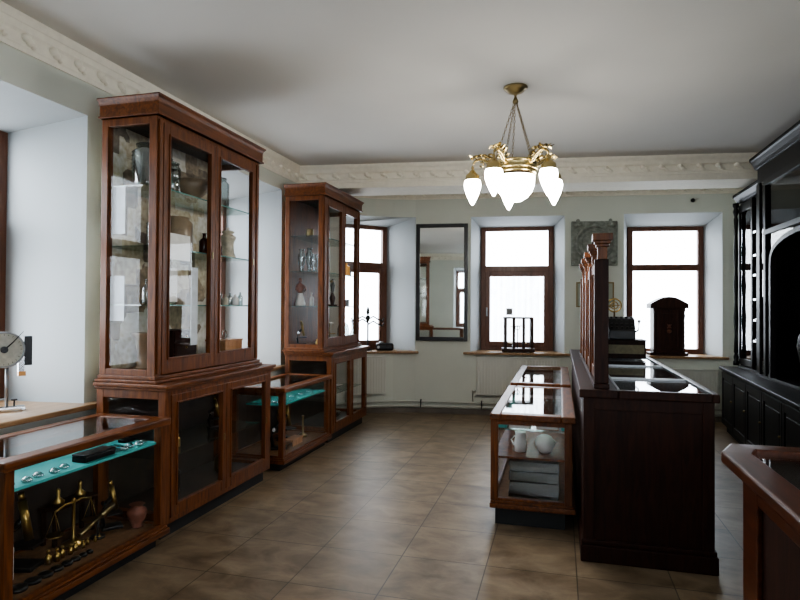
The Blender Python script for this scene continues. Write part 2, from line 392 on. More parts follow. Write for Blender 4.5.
# cornice: profile swept along a path, with a row of little scroll blocks
def cornice(name, path, inward, z=ZC, pitch=.195, s=1.0, k_=1.0):
    mb = MB()
    prof = [(0, -.20), (.018, -.20), (.022, -.175), (.03, -.165), (.035, -.10), (.06, -.085), (.075, -.05), (.085, -.045), (.105, -.02), (.11, 0), (0, 0)]
    prof = [(a*s*k_, b*s) for a, b in prof]
    pts = [Vector((*p, 0)) for p in path]; rings = []
    for i, p in enumerate(pts):
        ds = []
        if i > 0: ds.append((p-pts[i-1]).normalized())
        if i < len(pts)-1: ds.append((pts[i+1]-p).normalized())
        ns = [Vector((-d.y, d.x, 0))*inward for d in ds]
        nrm = sum(ns, Vector())
        nrm = nrm.normalized(); k = 1/max(.4, nrm.dot(ns[0]))
        rings.append([mb.bm.verts.new((p.x+nrm.x*k*a, p.y+nrm.y*k*a, z+b)) for a, b in prof])
    for a, b in zip(rings, rings[1:]):
        for k in range(len(prof)-1): mb.bm.faces.new((a[k], b[k], b[k+1], a[k+1]))
    for i in range(len(pts)-1):
        d = pts[i+1]-pts[i]; Ls = d.length; d.normalize(); nr = Vector((-d.y, d.x, 0))*inward
        nb = max(1, int(Ls/pitch))
        for k in range(nb):
            c = pts[i]+d*((k+.5)*Ls/nb)+nr*.040*s*k_
            R = Matrix((( d.x, nr.x, 0), (d.y, nr.y, 0), (0, 0, 1)))
            # scroll: small volute with a drooping leaf
            for (dx, dz, r) in ((-.035, -.115, .030), (-.01, -.135, .026), (.02, -.152, .019)):
                mb.sphere((c.x+d.x*dx*s, c.y+d.y*dx*s, z+dz*s), r*s, .9, 8)
    return struct(mb.build(name, M['cornice']))
cornice('trim_1', [(WXL, YB), (WXL, by(WXL)+.08)], -1, k_=.62)
cornice('trim_2', [(WXL, by(WXL)+.08), (WXR, by(WXR)+.08)], -1)
cornice('trim_3', WT[:1]+WT[1:]+[(WXR, wy(WXR))], -1, ZC, .22, .85)
cornice('trim_4', [(WXR, by(WXR)), (WXR, YB), (WXL, YB)], -1)

# skirting
def offset_path(path, d, inward=-1):
    out = []
    pts = [Vector((*p, 0)) for p in path]
    for i, p in enumerate(pts):
        ds = []
        if i > 0: ds.append((p-pts[i-1]).normalized())
        if i < len(pts)-1: ds.append((pts[i+1]-p).normalized())
        nrm = sum([Vector((-q.y, q.x, 0))*inward for q in ds], Vector()).normalized()
        out.append((p.x+nrm.x*d, p.y+nrm.y*d))
    return out
wp = WT+[(WXR, wy(WXR))]
o1 = offset_path(wp, .015)
struct(MB().prism(wp+o1[::-1], 0, .075).build('baseboard_far', M['skirting']))
lp = [(WXL, YB), (WXL, 7.2)]
struct(MB().box(WXL, WXL+.015, YB, 7.2, 0, .075).build('baseboard_left', M['skirting']))

# heating pipes along the far wall
pp = offset_path(wp[1:], .045)
t = thing('heating_pipe', 'pair of thin painted heating pipes low along the far wall', 'pipe', (pp[3][0], pp[3][1], 0))
for z in (.10, .165): MB().tube([(x, y, z) for x, y in pp], .012).build('pipe', M['pipe'], t)
for x in (-1.9, -1.05, -.25, .75): MB().box(x-.006, x+.006, wy(x)-.075, wy(x)-.02, .09, .20).build('pipe_bracket', M['iron'], t)

def radiator(A, B, z0, z1, label):
    a = Vector((*A, 0)); b = Vector((*B, 0)); L = (b-a).length; ang = math.atan2(b.y-a.y, b.x-a.x)
    r = thing('radiator', label, 'radiator', (A[0], A[1], z0), ang, 'radiators under the windows'); H = z1-z0
    p = MB().box(0, L, -.085, -.02, 0, H)
    n = int(L/.04)
    for k in range(n): p.box((k+.3)*L/n, (k+.85)*L/n, -.092, -.085, .02, H-.02)
    p.build('panel', M['radiator'], r, local=True, bevel=.004)
    MB().box(-.005, L+.005, -.10, -.01, H, H+.012).build('top_grille', M['radiator'], r, local=True)
    MB().tube([(.0, -.05, .05), (-.05, -.05, .05), (-.05, -.05, -(z0-.19))], .011).build('feed_pipe', M['pipe'], r, local=True)
radiator((-1.13, wy(-1.13)), (-.0, wy(0)), .285, .81, 'white ribbed panel radiator under the middle window')
radiator((1.06, wy(1.06)), (2.02, wy(2.02)), .20, .69, 'white panel radiator under the right window')
radiator((-2.84, 7.80), (-2.42, 8.12), .28, .80, 'white panel radiator under the left window beside the cabinet')

# ------------------------------------------------------------------ furniture
def handle_knob(parent, x, y, z): MB().sphere((x, y, z), .012).build('knob', M['brass_old'], parent)

def door_leaf(root, x, y0, y1, z0, z1, st=.075, sb=.09, rail_top=.07, name='door', wd=None):
    wd = wd or M['wood']
    d = MB(); t = .028
    d.box(x, x+t, y0, y0+st, z0, z1).box(x, x+t, y1-st, y1, z0, z1).box(x, x+t, y0+st, y1-st, z0, z0+sb).box(x, x+t, y0+st, y1-st, z1-rail_top, z1)
    # inner bead
    b = .012
    d.box(x+t-.002, x+t+.008, y0+st-b, y0+st, z0+sb-b, z1-rail_top+b).box(x+t-.002, x+t+.008, y1-st, y1-st+b, z0+sb-b, z1-rail_top+b)
    d.box(x+t-.002, x+t+.008, y0+st, y1-st, z0+sb-b, z0+sb).box(x+t-.002, x+t+.008, y0+st, y1-st, z1-rail_top, z1-rail_top+b)
    o = d.build(name, wd, root, bevel=.003)
    MB().quad((x+.012, y0+st-.01, z0+sb-.01), (x+.012, y1-st+.01, z0+sb-.01), (x+.012, y1-st+.01, z1-rail_top+.01), (x+.012, y0+st-.01, z1-rail_top+.01)).build('door_glass', M['glass'], o)
    MB().box(x+t, x+t+.006, y1-st*.6, y1-st*.4, (z0+z1)/2-.025, (z0+z1)/2+.025).build('keyhole_plate', M['brass_old'], o)
    return o

def tall_cabinet(y0, y1, yb0, yb1, label, collage=True, XB=-2.95):
    """two-part glazed cabinet against the left wall, doors facing +x. upper spans y0..y1, base yb0..yb1"""
    W, WH = M['wood'], M['wood_h']
    xb, xf = XB, -2.52; bf = -2.42; bb = XB
    root = thing('display_cabinet', label, 'cabinet', ((xb+xf)/2, (y0+y1)/2, 0))
    # base
    MB().box(bb+.03, bf-.05, yb0+.03, yb1-.03, 0, .10).build('plinth', M['plinth'], root)
    f = MB(); s = .055
    for (xa, xc) in ((bb, bb+s), (bf-s, bf)):
        for (ya, yc) in ((yb0, yb0+s), (yb1-s, yb1)): f.box(xa, xc, ya, yc, .10, .955)
    for ya, yc in ((yb0, yb0+s), (yb1-s, yb1)):
        f.box(bb+s, bf-s, ya, yc, .10, .17).box(bb+s, bf-s, ya, yc, .90, .955)
    f.box(bf-s, bf, yb0+s, yb1-s, .10, .135).box(bf-s, bf, yb0+s, yb1-s, .92, .955)
    f.build('base_frame', W, root, bevel=.003)
    MB().box(bb, bb+.012, yb0+s, yb1-s, .12, .95).build('base_back_panel', M['inner'], root)
    MB().box(bb+.01, bf-.06, yb0+.01, yb1-.01, .125, .145).build('base_deck', M['inner'], root)
    MB().box(bb+.02, bf-.06, yb0+.06, yb1-.06, .50, .508).build('base_shelf', M['glass_shelf'], root)
    for ya in (yb0+.02, yb1-.02):
        MB().quad((bb+s, ya, .17), (bf-s, ya, .17), (bf-s, ya, .90), (bb+s, ya, .90)).build('base_side_glass', M['glass'], root)
    mid = (yb0+yb1)/2
    for ya, yc in ((yb0+s, mid), (mid, yb1-s)): door_leaf(root, bf-.022, ya+.002, yc-.002, .135, .925, .062, .08, .06, 'base_door')
    m_ = MB().box(bb, bf+.035, yb0-.035, yb1+.035, .975, 1.0).box(bb, bf+.02, yb0-.02, yb1+.02, .955, .975)
    m_.build('base_top', WH, root, bevel=.006)
    # upper carcass
    f = MB(); s = .06; zt = 2.74
    f.box(xf-s, xf, y0, y0+s, 1.04, zt).box(xb, xb+.05, y0, y0+.05, 1.04, zt).box(xf-s, xf, y1-s, y1, 1.04, zt).box(xb, xb+.05, y1-.05, y1, 1.04, zt)
    for ya, yc in ((y0, y0+.035), (y1-.035, y1)):
        f.box(xb+.05, xf-s, ya, yc, 1.04, 1.085).box(xb+.05, xf-s, ya, yc, zt-.05, zt)
    f.box(xf-.03, xf, y0+s, y1-s, zt-.03, zt)
    # rebated corner pilasters
    f.box(xf-.004, xf+.012, y0+.012, y0+s-.012, 1.06, zt-.02).box(xf-.004, xf+.012, y1-s+.012, y1-.012, 1.06, zt-.02)
    f.build('upper_frame', W, root, bevel=.003)
    MB().box(xb-.01, xf+.035, y0-.03, y1+.03, 1.0, 1.02).box(xb, xf+.02, y0-.018, y1+.018, 1.02, 1.045).build('upper_base_moulding', WH, root, bevel=.005)
    # crown: frieze and flared cap
    c = MB().box(xb, xf+.025, y0-.022, y1+.022, zt, zt+.095).box(xb-.005, xf+.034, y0-.03, y1+.03, zt, zt+.014)
    def ring(e, z): return [c.bm.verts.new(p) for p in ((xb-.005, y0-e, z), (xf+e, y0-e, z), (xf+e, y1+e, z), (xb-.005, y1+e, z))]
    prev = ring(.025, zt+.085)
    for e, z in ((.028, zt+.095), (.034, zt+.108), (.046, zt+.122), (.047, zt+.13)):
        r = ring(e, z)
        for k in range(4): c.bm.faces.new((prev[k], prev[(k+1) % 4], r[(k+1) % 4], r[k]))
        prev = r
    c.bm.faces.new(prev)
    c.build('crown', WH, root, bevel=.002)
    MB().box(xb+.01, xf-.03, y0+.02, y1-.02, 1.04, 1.065).build('upper_deck', W, root)
    MB().box(xb, xb+.015, y0+.04, y1-.04, 1.06, zt).build('back_panel', M['collage'] if collage else M['wood'], root)
    for ya in (y0+.018, y1-.018):
        MB().quad((xb+.045, ya, 1.08), (xf-s+.005, ya, 1.08), (xf-s+.005, ya, zt-.045), (xb+.045, ya, zt-.045)).build('side_glass', M['glass'], root)
    mid = (y0+y1)/2
    for ya, yc in ((y0+s, mid), (mid, y1-s)): door_leaf(root, xf-.022, ya+.002, yc-.002, 1.05, zt-.03, .066, .105, .075)
    for z in (1.51, 1.90, 2.30):
        sh = MB().box(xb+.02, xf-.05, y0+.03, y1-.03, z-.008, z).build('shelf', M['glass_shelf'], root)
        MB().box(xf-.05, xf-.0475, y0+.03, y1-.03, z-.008, z).build('shelf_edge', M['glass_edge'], sh)
    return root

tall_cabinet(3.28, 4.62, 3.26, 4.68, 'tall mahogany glazed cabinet nearest the camera, full of jars and papers')
tall_cabinet(6.08, 7.30, 6.10, 7.34, 'tall mahogany glazed cabinet at the far end of the left wall', collage=False, XB=-2.98)

def show_case(x0, x1, y0, y1, h, label, ph=.10, shelf=None, shelf_mat='teal', front='x', inner_back=True, wd=None, glass_y0=True):
    """low glazed show case; a framed glass top"""
    W = wd or M['wood']; WH = M['wood_h'] if wd is None else wd
    root = thing('show_case', label, 'display case', ((x0+x1)/2, (y0+y1)/2, 0))
    MB().box(x0+.03, x1-.045, y0+.03, y1-.03, 0, ph).build('plinth', M['plinth'], root)
    MB().box(x0-.005, x1+.022, y0-.02, y1+.02, ph, ph+.035).box(x0, x1+.012, y0-.01, y1+.01, ph+.035, ph+.05).build('base_moulding', WH, root, bevel=.006)
    s = .05; f = MB(); z0, z1 = ph+.05, h-.045
    for xa, xc in ((x0, x0+s), (x1-s, x1)):
        for ya, yc in ((y0, y0+s), (y1-s, y1)): f.box(xa, xc, ya, yc, z0, z1)
    f.box(x0+s, x1-s, y0, y0+.03, z0, z0+.02).box(x0+s, x1-s, y0, y0+.03, z1-.03, z1).box(x0+s, x1-s, y1-.03, y1, z0, z0+.02).box(x0+s, x1-s, y1-.03, y1, z1-.03, z1)
    f.box(x1-.03, x1, y0+s, y1-s, z0, z0+.02).box(x0, x0+.03, y0+s, y1-s, z0, z0+.02).box(x0, x0+.03, y0+s, y1-s, z1-.03, z1)
    f.build('frame', W, root, bevel=.003)
    e = .022; tw = .07; t = MB()
    t.box(x0-.005, x0+tw, y0-e, y1+e, h-.045, h).box(x1-tw, x1+e, y0-e, y1+e, h-.045, h).box(x0+tw, x1-tw, y0-e, y0+tw, h-.045, h).box(x0+tw, x1-tw, y1-tw, y1+e, h-.045, h)
    t.build('top_frame', WH, root, bevel=.008)
    MB().box(x0+tw, x1-tw, y0+tw, y1-tw, h-.010, h-.004).build('top_glass', M['glass'], root)
    MB().quad((x1-.015, y0+s, z0), (x1-.015, y1-s, z0), (x1-.015, y1-s, z1), (x1-.015, y0+s, z1)).build('front_glass', M['glass'], root)
    MB().quad((x0+s, y0+.015, z0), (x1-s, y0+.015, z0), (x1-s, y0+.015, z1), (x0+s, y0+.015, z1)).build('end_glass', M['glass'], root)
    MB().quad((x0+s, y1-.015, z0), (x1-s, y1-.015, z0), (x1-s, y1-.015, z1), (x0+s, y1-.015, z1)).build('end_glass', M['glass'], root)
    MB().box(x0+.01, x1-.03, y0+.03, y1-.03, ph+.045, ph+.06).build('deck', M['deck'], root)
    if inner_back: MB().box(x0, x0+.012, y0+s, y1-s, z0, z1).build('back_panel', M['inner'], root)
    else: MB().quad((x0+.015, y0+s, z0), (x0+.015, y1-s, z0), (x0+.015, y1-s, z1), (x0+.015, y0+s, z1)).build('front_glass', M['glass'], root)
    for zs, depth, mt in (shelf or []):
        MB().box(x0+.02 if depth is None else x1-.04-depth, x1-.035, y0+.035, y1-.035, zs-.014, zs).build('shelf', M[mt], root)
    return root
show_case(-2.90, -2.385, 2.10, 3.222, .80, 'long low show case under the near window with a teal shelf and brass instruments', .075, [(.655, .38, 'teal')])
show_case(-2.95, -2.42, 4.93, 6.06, .76, 'low show case standing between the two tall cabinets', .07, [(.60, .36, 'teal_glass')])
show_case(-.46, .085, 4.15, 5.68, .77, 'low glazed show case at the near left side of the dark counter', .12, [(.665, None, 'glass_shelf'), (.47, None, 'wood')], inner_back=False)
for xa, xc in ((-.41, -.355), (.015, .055)): MB().box(xa, xc, 4.19, 5.62, .666, .715).build('shelf_lining', M['teal'], [o for o in COL.objects if o.name == 'show_case.002'][0])
show_case(-.46, .085, 5.93, 7.70, .77, 'second low show case, behind the near one, beside the dark counter', .12, [(.62, None, 'wood')], inner_back=False)
# ---- dark central counter
root = thing('shop_counter', 'large dark wooden shop counter with a glazed top in the room centre', 'counter', (.49, 5.4, 0))
X0, X1, Y0, Y1 = .13, .86, 3.71, 7.25
MB().box(X0+.01, X1-.01, Y0+.01, Y1-.01, .13, .97).build('body', M['wood_dark'], root)
MB().box(X0-.005, X1+.01, Y0-.015, Y1+.01, 0, .10).box(X0, X1+.003, Y0-.006, Y1, .10, .13).build('plinth', M['wood_dark'], root, bevel=.006)
e = MB()
e.box(X0+.01, X0+.07, Y0-.002, Y0+.01, .13, .97).box(X1-.07, X1-.01, Y0-.002, Y0+.01, .13, .97).box(X0+.07, X1-.07, Y0-.002, Y0+.01, .90, .97)
e.build('end_panel_frame', M['wood_dark'], root, bevel=.002)
tp = MB().box(X0-.015, .335, Y0-.02, Y1+.02, .97, 1.02)
tp.box(X1-.025, X1+.015, Y0-.02, Y1+.02, .97, 1.02).box(.335, X1-.025, Y0-.02, Y0+.03, .97, 1.02).box(.335, X1-.025, Y1-.06, Y1+.02, .97, 1.02)
tp.build('top_frame', M['wood_dark'], root, bevel=.006)
MB().box(.335, .345, Y0+.03, Y1-.06, 1.012, 1.024).box(X1-.033, X1-.025, Y0+.03, Y1-.06, 1.012, 1.024).build('glazing_bead', M['steel'], root)
for y in (4.36, 5.33, 6.3): MB().box(.335, X1-.025, y-.008, y+.008, 1.012, 1.026).build('glazing_bar', M['steel'], root)
MB().box(.335, X1-.025, Y0+.03, Y1-.06, 1.008, 1.014).build('top_glass', M['glass'], root)
MB().box(.335, X1-.025, Y0+.03, Y1-.06, .972, .978).build('tray_lining', M['inner'], root)
MB().box(X0+.003, X0+.01, 3.86, 3.90, .86, .94).build('hook_plate', M['chrome'], root)

# ---- partition of posts with stepped capitals on the counter
root = thing('post_screen', 'brown wooden screen of five posts with stepped capitals standing on the dark counter', 'screen', (.245, 5.5, 1.02))
MB().box(.20, .29, 3.74, 6.38, 1.0205, 1.05).build('base_rail', M['wood_dark'], root, bevel=.004)
py = [3.80, 4.43, 5.06, 5.69, 6.32]
for y in py:
    p = MB().box(.205, .285, y-.04, y+.04, 1.05, 1.80)
    po = p.build('post', M['wood_dark'] if y == py[0] else M['wood'], root, bevel=.004)
    c = MB().box(.222, .278, y-.028, y+.028, 1.80, 1.875)
    c.box(.213, .287, y-.037, y+.037, 1.875, 1.893).box(.204, .296, y-.046, y+.046, 1.893, 1.912).box(.192, .308, y-.058, y+.058, 1.912, 1.955)
    c.build('capital', M['wood'], po, bevel=.003)
for a, b in zip(py, py[1:]):
    q = MB().box(.228, .262, a+.04, b-.04, 1.05, 1.78).box(.218, .272, a+.04, a+.09, 1.05, 1.78).box(.218, .272, b-.09, b-.04, 1.05, 1.78).box(.218, .272, a+.09, b-.09, 1.73, 1.79).box(.218, .272, a+.09, b-.09, 1.05, 1.12)
    q.build('panel', M['wood'], root, bevel=.003)

# ---- dark fitted cabinets along the right wall
F0 = (1.93, 8.10); ang = math.atan2(4.6-8.10, 1.70-1.93)
root = thing('wall_counter', 'long black-stained base cabinet along the right wall with panelled doors', 'cabinet', (1.93, 8.10, 0), ang)
Lc = 5.2   # local +x runs towards the camera, local +y towards the right wall
MB().box(0, Lc, .02, .60, .09, .755).build('carcass', M['wood_black'], root, local=True)
MB().box(0, Lc, .06, .58, 0, .09).build('plinth', M['plinth'], root, local=True)
MB().box(-.02, Lc+.02, -.025, .62, .765, .80).build('worktop', M['wood_black'], root, local=True, bevel=.008)
MB().box(-.01, Lc+.01, -.008, .61, .755, .765).build('cornice', M['wood_black'], root, local=True)
nd = 8
for k in range(nd):
    a = .02+k*(Lc-.04)/nd; b = .02+(k+1)*(Lc-.04)/nd; s = .06
    d = MB().box(a, a+s, 0, .02, .11, .74).box(b-s-.01, b-.01, 0, .02, .11, .74).box(a+s, b-s-.01, 0, .02, .11, .18).box(a+s, b-s-.01, 0, .02, .67, .74).box(a+s, b-s-.01, .012, .02, .18, .67)
    d.box(a+s+.03, b-s-.04, .004, .014, .21, .64)
    do = d.build('door', M['wood_black'], root, local=True, bevel=.003)
    MB().sphere((b-.04, -.008, .45), .012).build('knob', M['brass_old'], do, local=True)

def column(mb, x, y, z0, z1, r=.022):
    H = z1-z0
    pr = [(r*1.5, 0), (r*1.5, .04), (r, .06), (r*1.3, .10), (r*.8, .14)]
    n = 8
    for k in range(n+1): pr.append((r*(1.0+.16*math.cos(k*PI)), .16+(H-.36)*k/n))
    pr += [(r*.8, H-.16), (r*1.5, H-.10), (r*1.0, H-.06), (r*1.6, H-.03), (r*1.6, H)]
    mb.lathe([(a, b+z0) for a, b in pr], (x, y, 0), 12)

# far, lower unit
root = thing('hanging_hutch', 'lower black-stained glazed upper cabinet with turned column at the far right', 'cabinet', (2.3, 7.5, .8))
ya, yb, xf, xb, z0, z1 = 7.06, 7.98, 2.11, 2.56, .83, 2.78
MB().box(xf, xb, ya, ya+.04, z0, z1).box(xf, xb, yb-.04, yb, z0, z1).box(xb-.03, xb, ya+.04, yb-.04, z0, z1).box(xf, xb-.03, ya+.04, yb-.04, z1-.04, z1).box(xf-.03, xb, ya, yb, .802, .83).build('carcass', M['wood_black'], root, bevel=.003)
c = MB()
pr = [(xf, z1), (xf-.02, z1), (xf-.03, z1+.03), (xf-.055, z1+.06), (xf-.07, z1+.075), (xf-.07, z1+.11), (xf, z1+.11)]
c.prism_xz([(xf-.02, z1), (xf-.03, z1+.03), (xf-.055, z1+.06), (xf-.07, z1+.075), (xf-.07, z1+.11), (xb, z1+.11), (xb, z1)], ya, yb+.05)
c.build('crown', M['wood_black'], root, bevel=.003)
a, b, s = 7.46, yb-.02, .03
d = MB().box(xf-.025, xf, a, a+s, z0+.02, z1-.03).box(xf-.025, xf, b-s, b, z0+.02, z1-.03).box(xf-.025, xf, a+s, b-s, z0+.02, z0+.09).box(xf-.025, xf, a+s, b-s, z1-.12, z1-.03)
do = d.build('door', M['wood_black'], root, bevel=.003)
MB().quad((xf-.012, a+s, z0+.09), (xf-.012, b-s, z0+.09), (xf-.012, b-s, z1-.12), (xf-.012, a+s, z1-.12)).build('door_glass', M['glass'], do)
MB().box(xf-.02, xf, ya, ya+.05, z0, z1-.02).box(xf-.02, xf, 7.24, 7.28, z0, z1-.02).box(xf-.03, xf, 7.42, 7.46, z0, z1-.02).box(xf+.12, xf+.14, ya, 7.44, z0, z1-.02).build('stile', M['wood_black'], root, bevel=.003)
c = MB(); column(c, xf-.055, yb-.03, .83, z1-.0); c.build('column', M['wood_black'], root)
for z in (1.17, 1.40, 1.63, 1.90, 2.12, 2.38):
    so = MB().box(xf+.02, xb-.03, ya+.04, yb-.04, z-.008, z).build('shelf', M['glass_shelf'], root)
    for y in (7.29, 7.13): MB().box(xf-.03, xf-.0, y, y+.09, z-.03, z-.008).build('shelf_clip', M['chrome'], so)

# near, taller unit with an arched opening
root = thing('apothecary_hutch', 'tall black-stained wall unit with an arched recess and glazed spandrel at the right', 'cabinet', (2.3, 5.9, .8))
ya, yb, xf, xb, z0, z1 = 4.5, 7.02, 2.03, 2.56, .83, 2.84
MB().box(xf, xb, yb-.04, yb, z0, z1).box(xf, xb, ya, ya+.04, z0, z1).box(xb-.03, xb, ya, yb, z0, z1).box(xf, xb, ya, yb, z1-.03, z1).box(xf-.02, xb, ya, yb, .802, .83).build('carcass', M['wood_black'], root, bevel=.003)
MB().box(xf-.01, xf, ya, yb, z1-.02, z1+.16).box(xf, xb, ya, yb, z1, z1+.16).build('frieze', M['wood_black'], root, bevel=.004)
MB().prism_xz([(xf-.02, 2.985), (xf-.035, 3.02), (xf-.06, 3.06), (xf-.075, 3.075), (xf-.075, 3.105), (xb, 3.105), (xb, 2.985)], ya-.02, yb+.05).build('crown', M['wood_black'], root, bevel=.003)
MB().box(xf-.022, xf, yb-.10, yb, z0, z1-.02).box(xf-.022, xf, yb-.28, yb-.22, z0, z1-.02).build('stile', M['wood_black'], root, bevel=.003)
MB().quad((xf-.008, yb-.22, z0), (xf-.008, yb-.10, z0), (xf-.008, yb-.10, z1-.02), (xf-.008, yb-.22, z1-.02)).build('narrow_glass', M['glass'], root)
# arch front
yc, r = 5.65, .93; a_ = MB(); ns = 20
arc = [(yc+r*math.cos(PI*k/ns), 1.92+.27*math.sin(PI*k/ns)**.6 if 0 < k < ns else 1.92) for k in range(ns+1)]
in2 = [(yc+(r+.05)*math.cos(PI*k/ns), 1.92+.32*math.sin(PI*k/ns)**.6 if 0 < k < ns else 1.92) for k in range(ns+1)]
for k in range(ns):
    p = [arc[k], in2[k], in2[k+1], arc[k+1]]; a_.prism_yz(p, xf-.025, xf+.02)
a_.box(xf-.025, xf+.02, yc+r, yc+r+.05, z0, 1.92).box(xf-.025, xf+.02, yc-r-.05, yc-r, z0, 1.92)
a_.box(xf-.025, xf+.0, yc-r-.05, yb-.28, 2.76, 2.82).box(xf-.025, xf+.0, yc-r-.05, yb-.28, 2.26, 2.31)
a_.build('arch', M['wood_black'], root, bevel=.003)
g = MB()
for k in range(ns): g.quad((xf-.002, *in2[k]), (xf-.002, *in2[k+1]), (xf-.002, in2[k+1][0], 2.76), (xf-.002, in2[k][0], 2.76))
g.build('spandrel_glass', M['glass'], root)
MB().box(xf+.02, xb-.03, ya+.04, yb-.04, 2.30, 2.32).build('recess_ceiling', M['wood_black'], root)

# ---- polished red counter at the lower right corner of the view
root = thing('front_counter', 'polished red-brown counter corner with a dark glass top at the lower right', 'counter', (1.1, 1.8, 0))
poly = [(.615, .9), (1.75, .9), (1.75, 2.74), (.685, 2.74), (.615, 2.58)]
inn = [(.715, 1.0), (1.65, 1.0), (1.65, 2.62), (.75, 2.62), (.715, 2.54)]
mb = MB(); bmm = mb.bm
o0 = [bmm.verts.new((x, y, .90)) for x, y in poly]; o1 = [bmm.verts.new((x, y, .945)) for x, y in poly]
i1 = [bmm.verts.new((x, y, .95)) for x, y in inn]; i0 = [bmm.verts.new((x, y, .90)) for x, y in inn]
for k in range(5):
    j = (k+1) % 5
    bmm.faces.new((o0[k], o0[j], o1[j], o1[k])); bmm.faces.new((o1[k], o1[j], i1[j], i1[k])); bmm.faces.new((i1[k], i1[j], i0[j], i0[k])); bmm.faces.new((i0[k], i0[j], o0[j], o0[k]))
mb.build('top_frame', M['wood_frontrail'], root, bevel=.008)
MB().prism(inn, .925, .932).build('top_glass', M['glass'], root)
MB().prism(inn, .905, .911).build('tray_lining', M['inner'], root)
MB().box(1.0, 1.012, 1.02, 2.60, .932, .938).build('glazing_bar', M['chrome'], root)
bp = [(.70, .95), (1.70, .95), (1.70, 2.68), (.76, 2.68), (.70, 2.55)]
MB().prism(bp, .08, .90).build('body', M['wood_dark'], root)
MB().prism([(x*.995+.004, y) for x, y in bp], 0, .08).build('plinth', M['plinth'], root)
MB().box(.682, .70, 2.38, 2.55, .08, .90).box(.682, .70, .95, 2.38, .08, .18).box(.682, .70, .95, 2.38, .80, .90).box(.682, .70, 1.5, 1.6, .18, .80).build('side_panel_frame', M['wood_frontrail'], root, bevel=.004)

# ------------------------------------------------------------------ wall pieces
def on_far(x, d=.0): return (x, wy(x)-d)
AW = math.atan(.12)
# tall mirror
root = thing('wall_mirror', 'tall narrow black-framed mirror hanging between the left and middle windows', 'mirror', (-1.985, wy(-1.985)-.012, 1.03), AW)
w_, h_ = .735, 1.665; s = .055
MB().box(0, s, -.035, 0, 0, h_).box(w_-s, w_, -.035, 0, 0, h_).box(s, w_-s, -.035, 0, 0, s).box(s, w_-s, -.035, 0, h_-s, h_).build('frame', M['black_frame'], root, local=True, bevel=.006)
MB().box(s-.004, w_-s+.004, -.018, -.004, s-.004, h_-s+.004).build('mirror_glass', M['mirror'], root, local=True)
# carved grey stone plaque
root = thing('stone_plaque', 'square carved grey stone plaque with a round recess high on the far wall', 'plaque', (.15, wy(.15)-.005, 2.09), AW)
w_ = .61
MB().box(0, w_, -.05, 0, 0, w_).build('slab', M['stone'], root, local=True, bevel=.01)
q = MB().torus((w_/2, -.055, w_/2), .235, .022, 'y').torus((w_/2, -.05, w_/2), .17, .012, 'y')
q.build('round_moulding', M['stone'], root, local=True)
q = MB()
for dx in (.06, w_-.06):
    for dz in (.06, w_-.06):
        q.sphere((dx, -.055, dz), .035, 1, 10)
        for k in range(3): q.sphere((dx+(.04 if dx < .3 else -.04)*(k+1)*.5, -.052, dz), .02, 1, 8)
for dx in (.09, w_-.09): q.sphere((dx, -.03, w_+.01), .025, 1, 8)
q.build('corner_ornament', M['stone'], root, local=True)
q = MB().sphere((w_/2, -.06, w_/2), .035)
q.build('centre_boss', M['iron'], root, local=True)
# gilt picture frame
root = thing('picture_frame', 'thin gilt picture frame with a pale print hanging behind the post screen', 'picture', (.22, wy(.22)-.004, 1.52), AW)
w_, h_ = .50, .345; s = .018
MB().box(0, s, -.02, 0, 0, h_).box(w_-s, w_, -.02, 0, 0, h_).box(s, w_-s, -.02, 0, 0, s).box(s, w_-s, -.02, 0, h_-s, h_).build('frame', M['brass_old'], root, local=True, bevel=.003)
MB().box(s, w_-s, -.010, -.002, s, h_-s).build('print', simple('faded_print', (.38, .40, .33), .6, noise=.1), root, local=True)
# small camera
root = thing('security_camera', 'tiny black dome camera on the far wall above the right window', 'camera', (1.72, wy(1.72), 2.96))
MB().sphere((1.72, wy(1.72)-.05, 2.96), .028).build('camera_ball', M['iron'], root)
MB().cyl((1.72, wy(1.72), 2.99), (1.72, wy(1.72)-.05, 2.97), .01).box(1.73, 1.79, wy(1.72)-.04, wy(1.72)-.01, 2.98, 3.0).build('bracket', M['radiator'], root)
# socket switch on window 2
# ------------------------------------------------------------------ chandelier
cx, cy = -.335, 4.66; Rr = .338
root = thing('chandelier', 'ornate brass chandelier with five glowing drop shades and a centre bowl', 'chandelier', (cx, cy, ZC))
MB().lathe([(.092, ZC), (.094, ZC-.010), (.083, ZC-.022), (.068, ZC-.026), (.062, ZC-.04), (.035, ZC-.052), (.012, ZC-.06), (.006, ZC-.09)], (cx, cy, 0), 28).build('ceiling_rose', M['brass_old'], root)
MB().lathe([(.004, 3.155), (.008, 3.145), (.018, 3.12), (.024, 3.105), (.020, 3.095), (.01, 3.085)], (cx, cy, 0), 16).build('chain_hub', M['brass_old'], root)
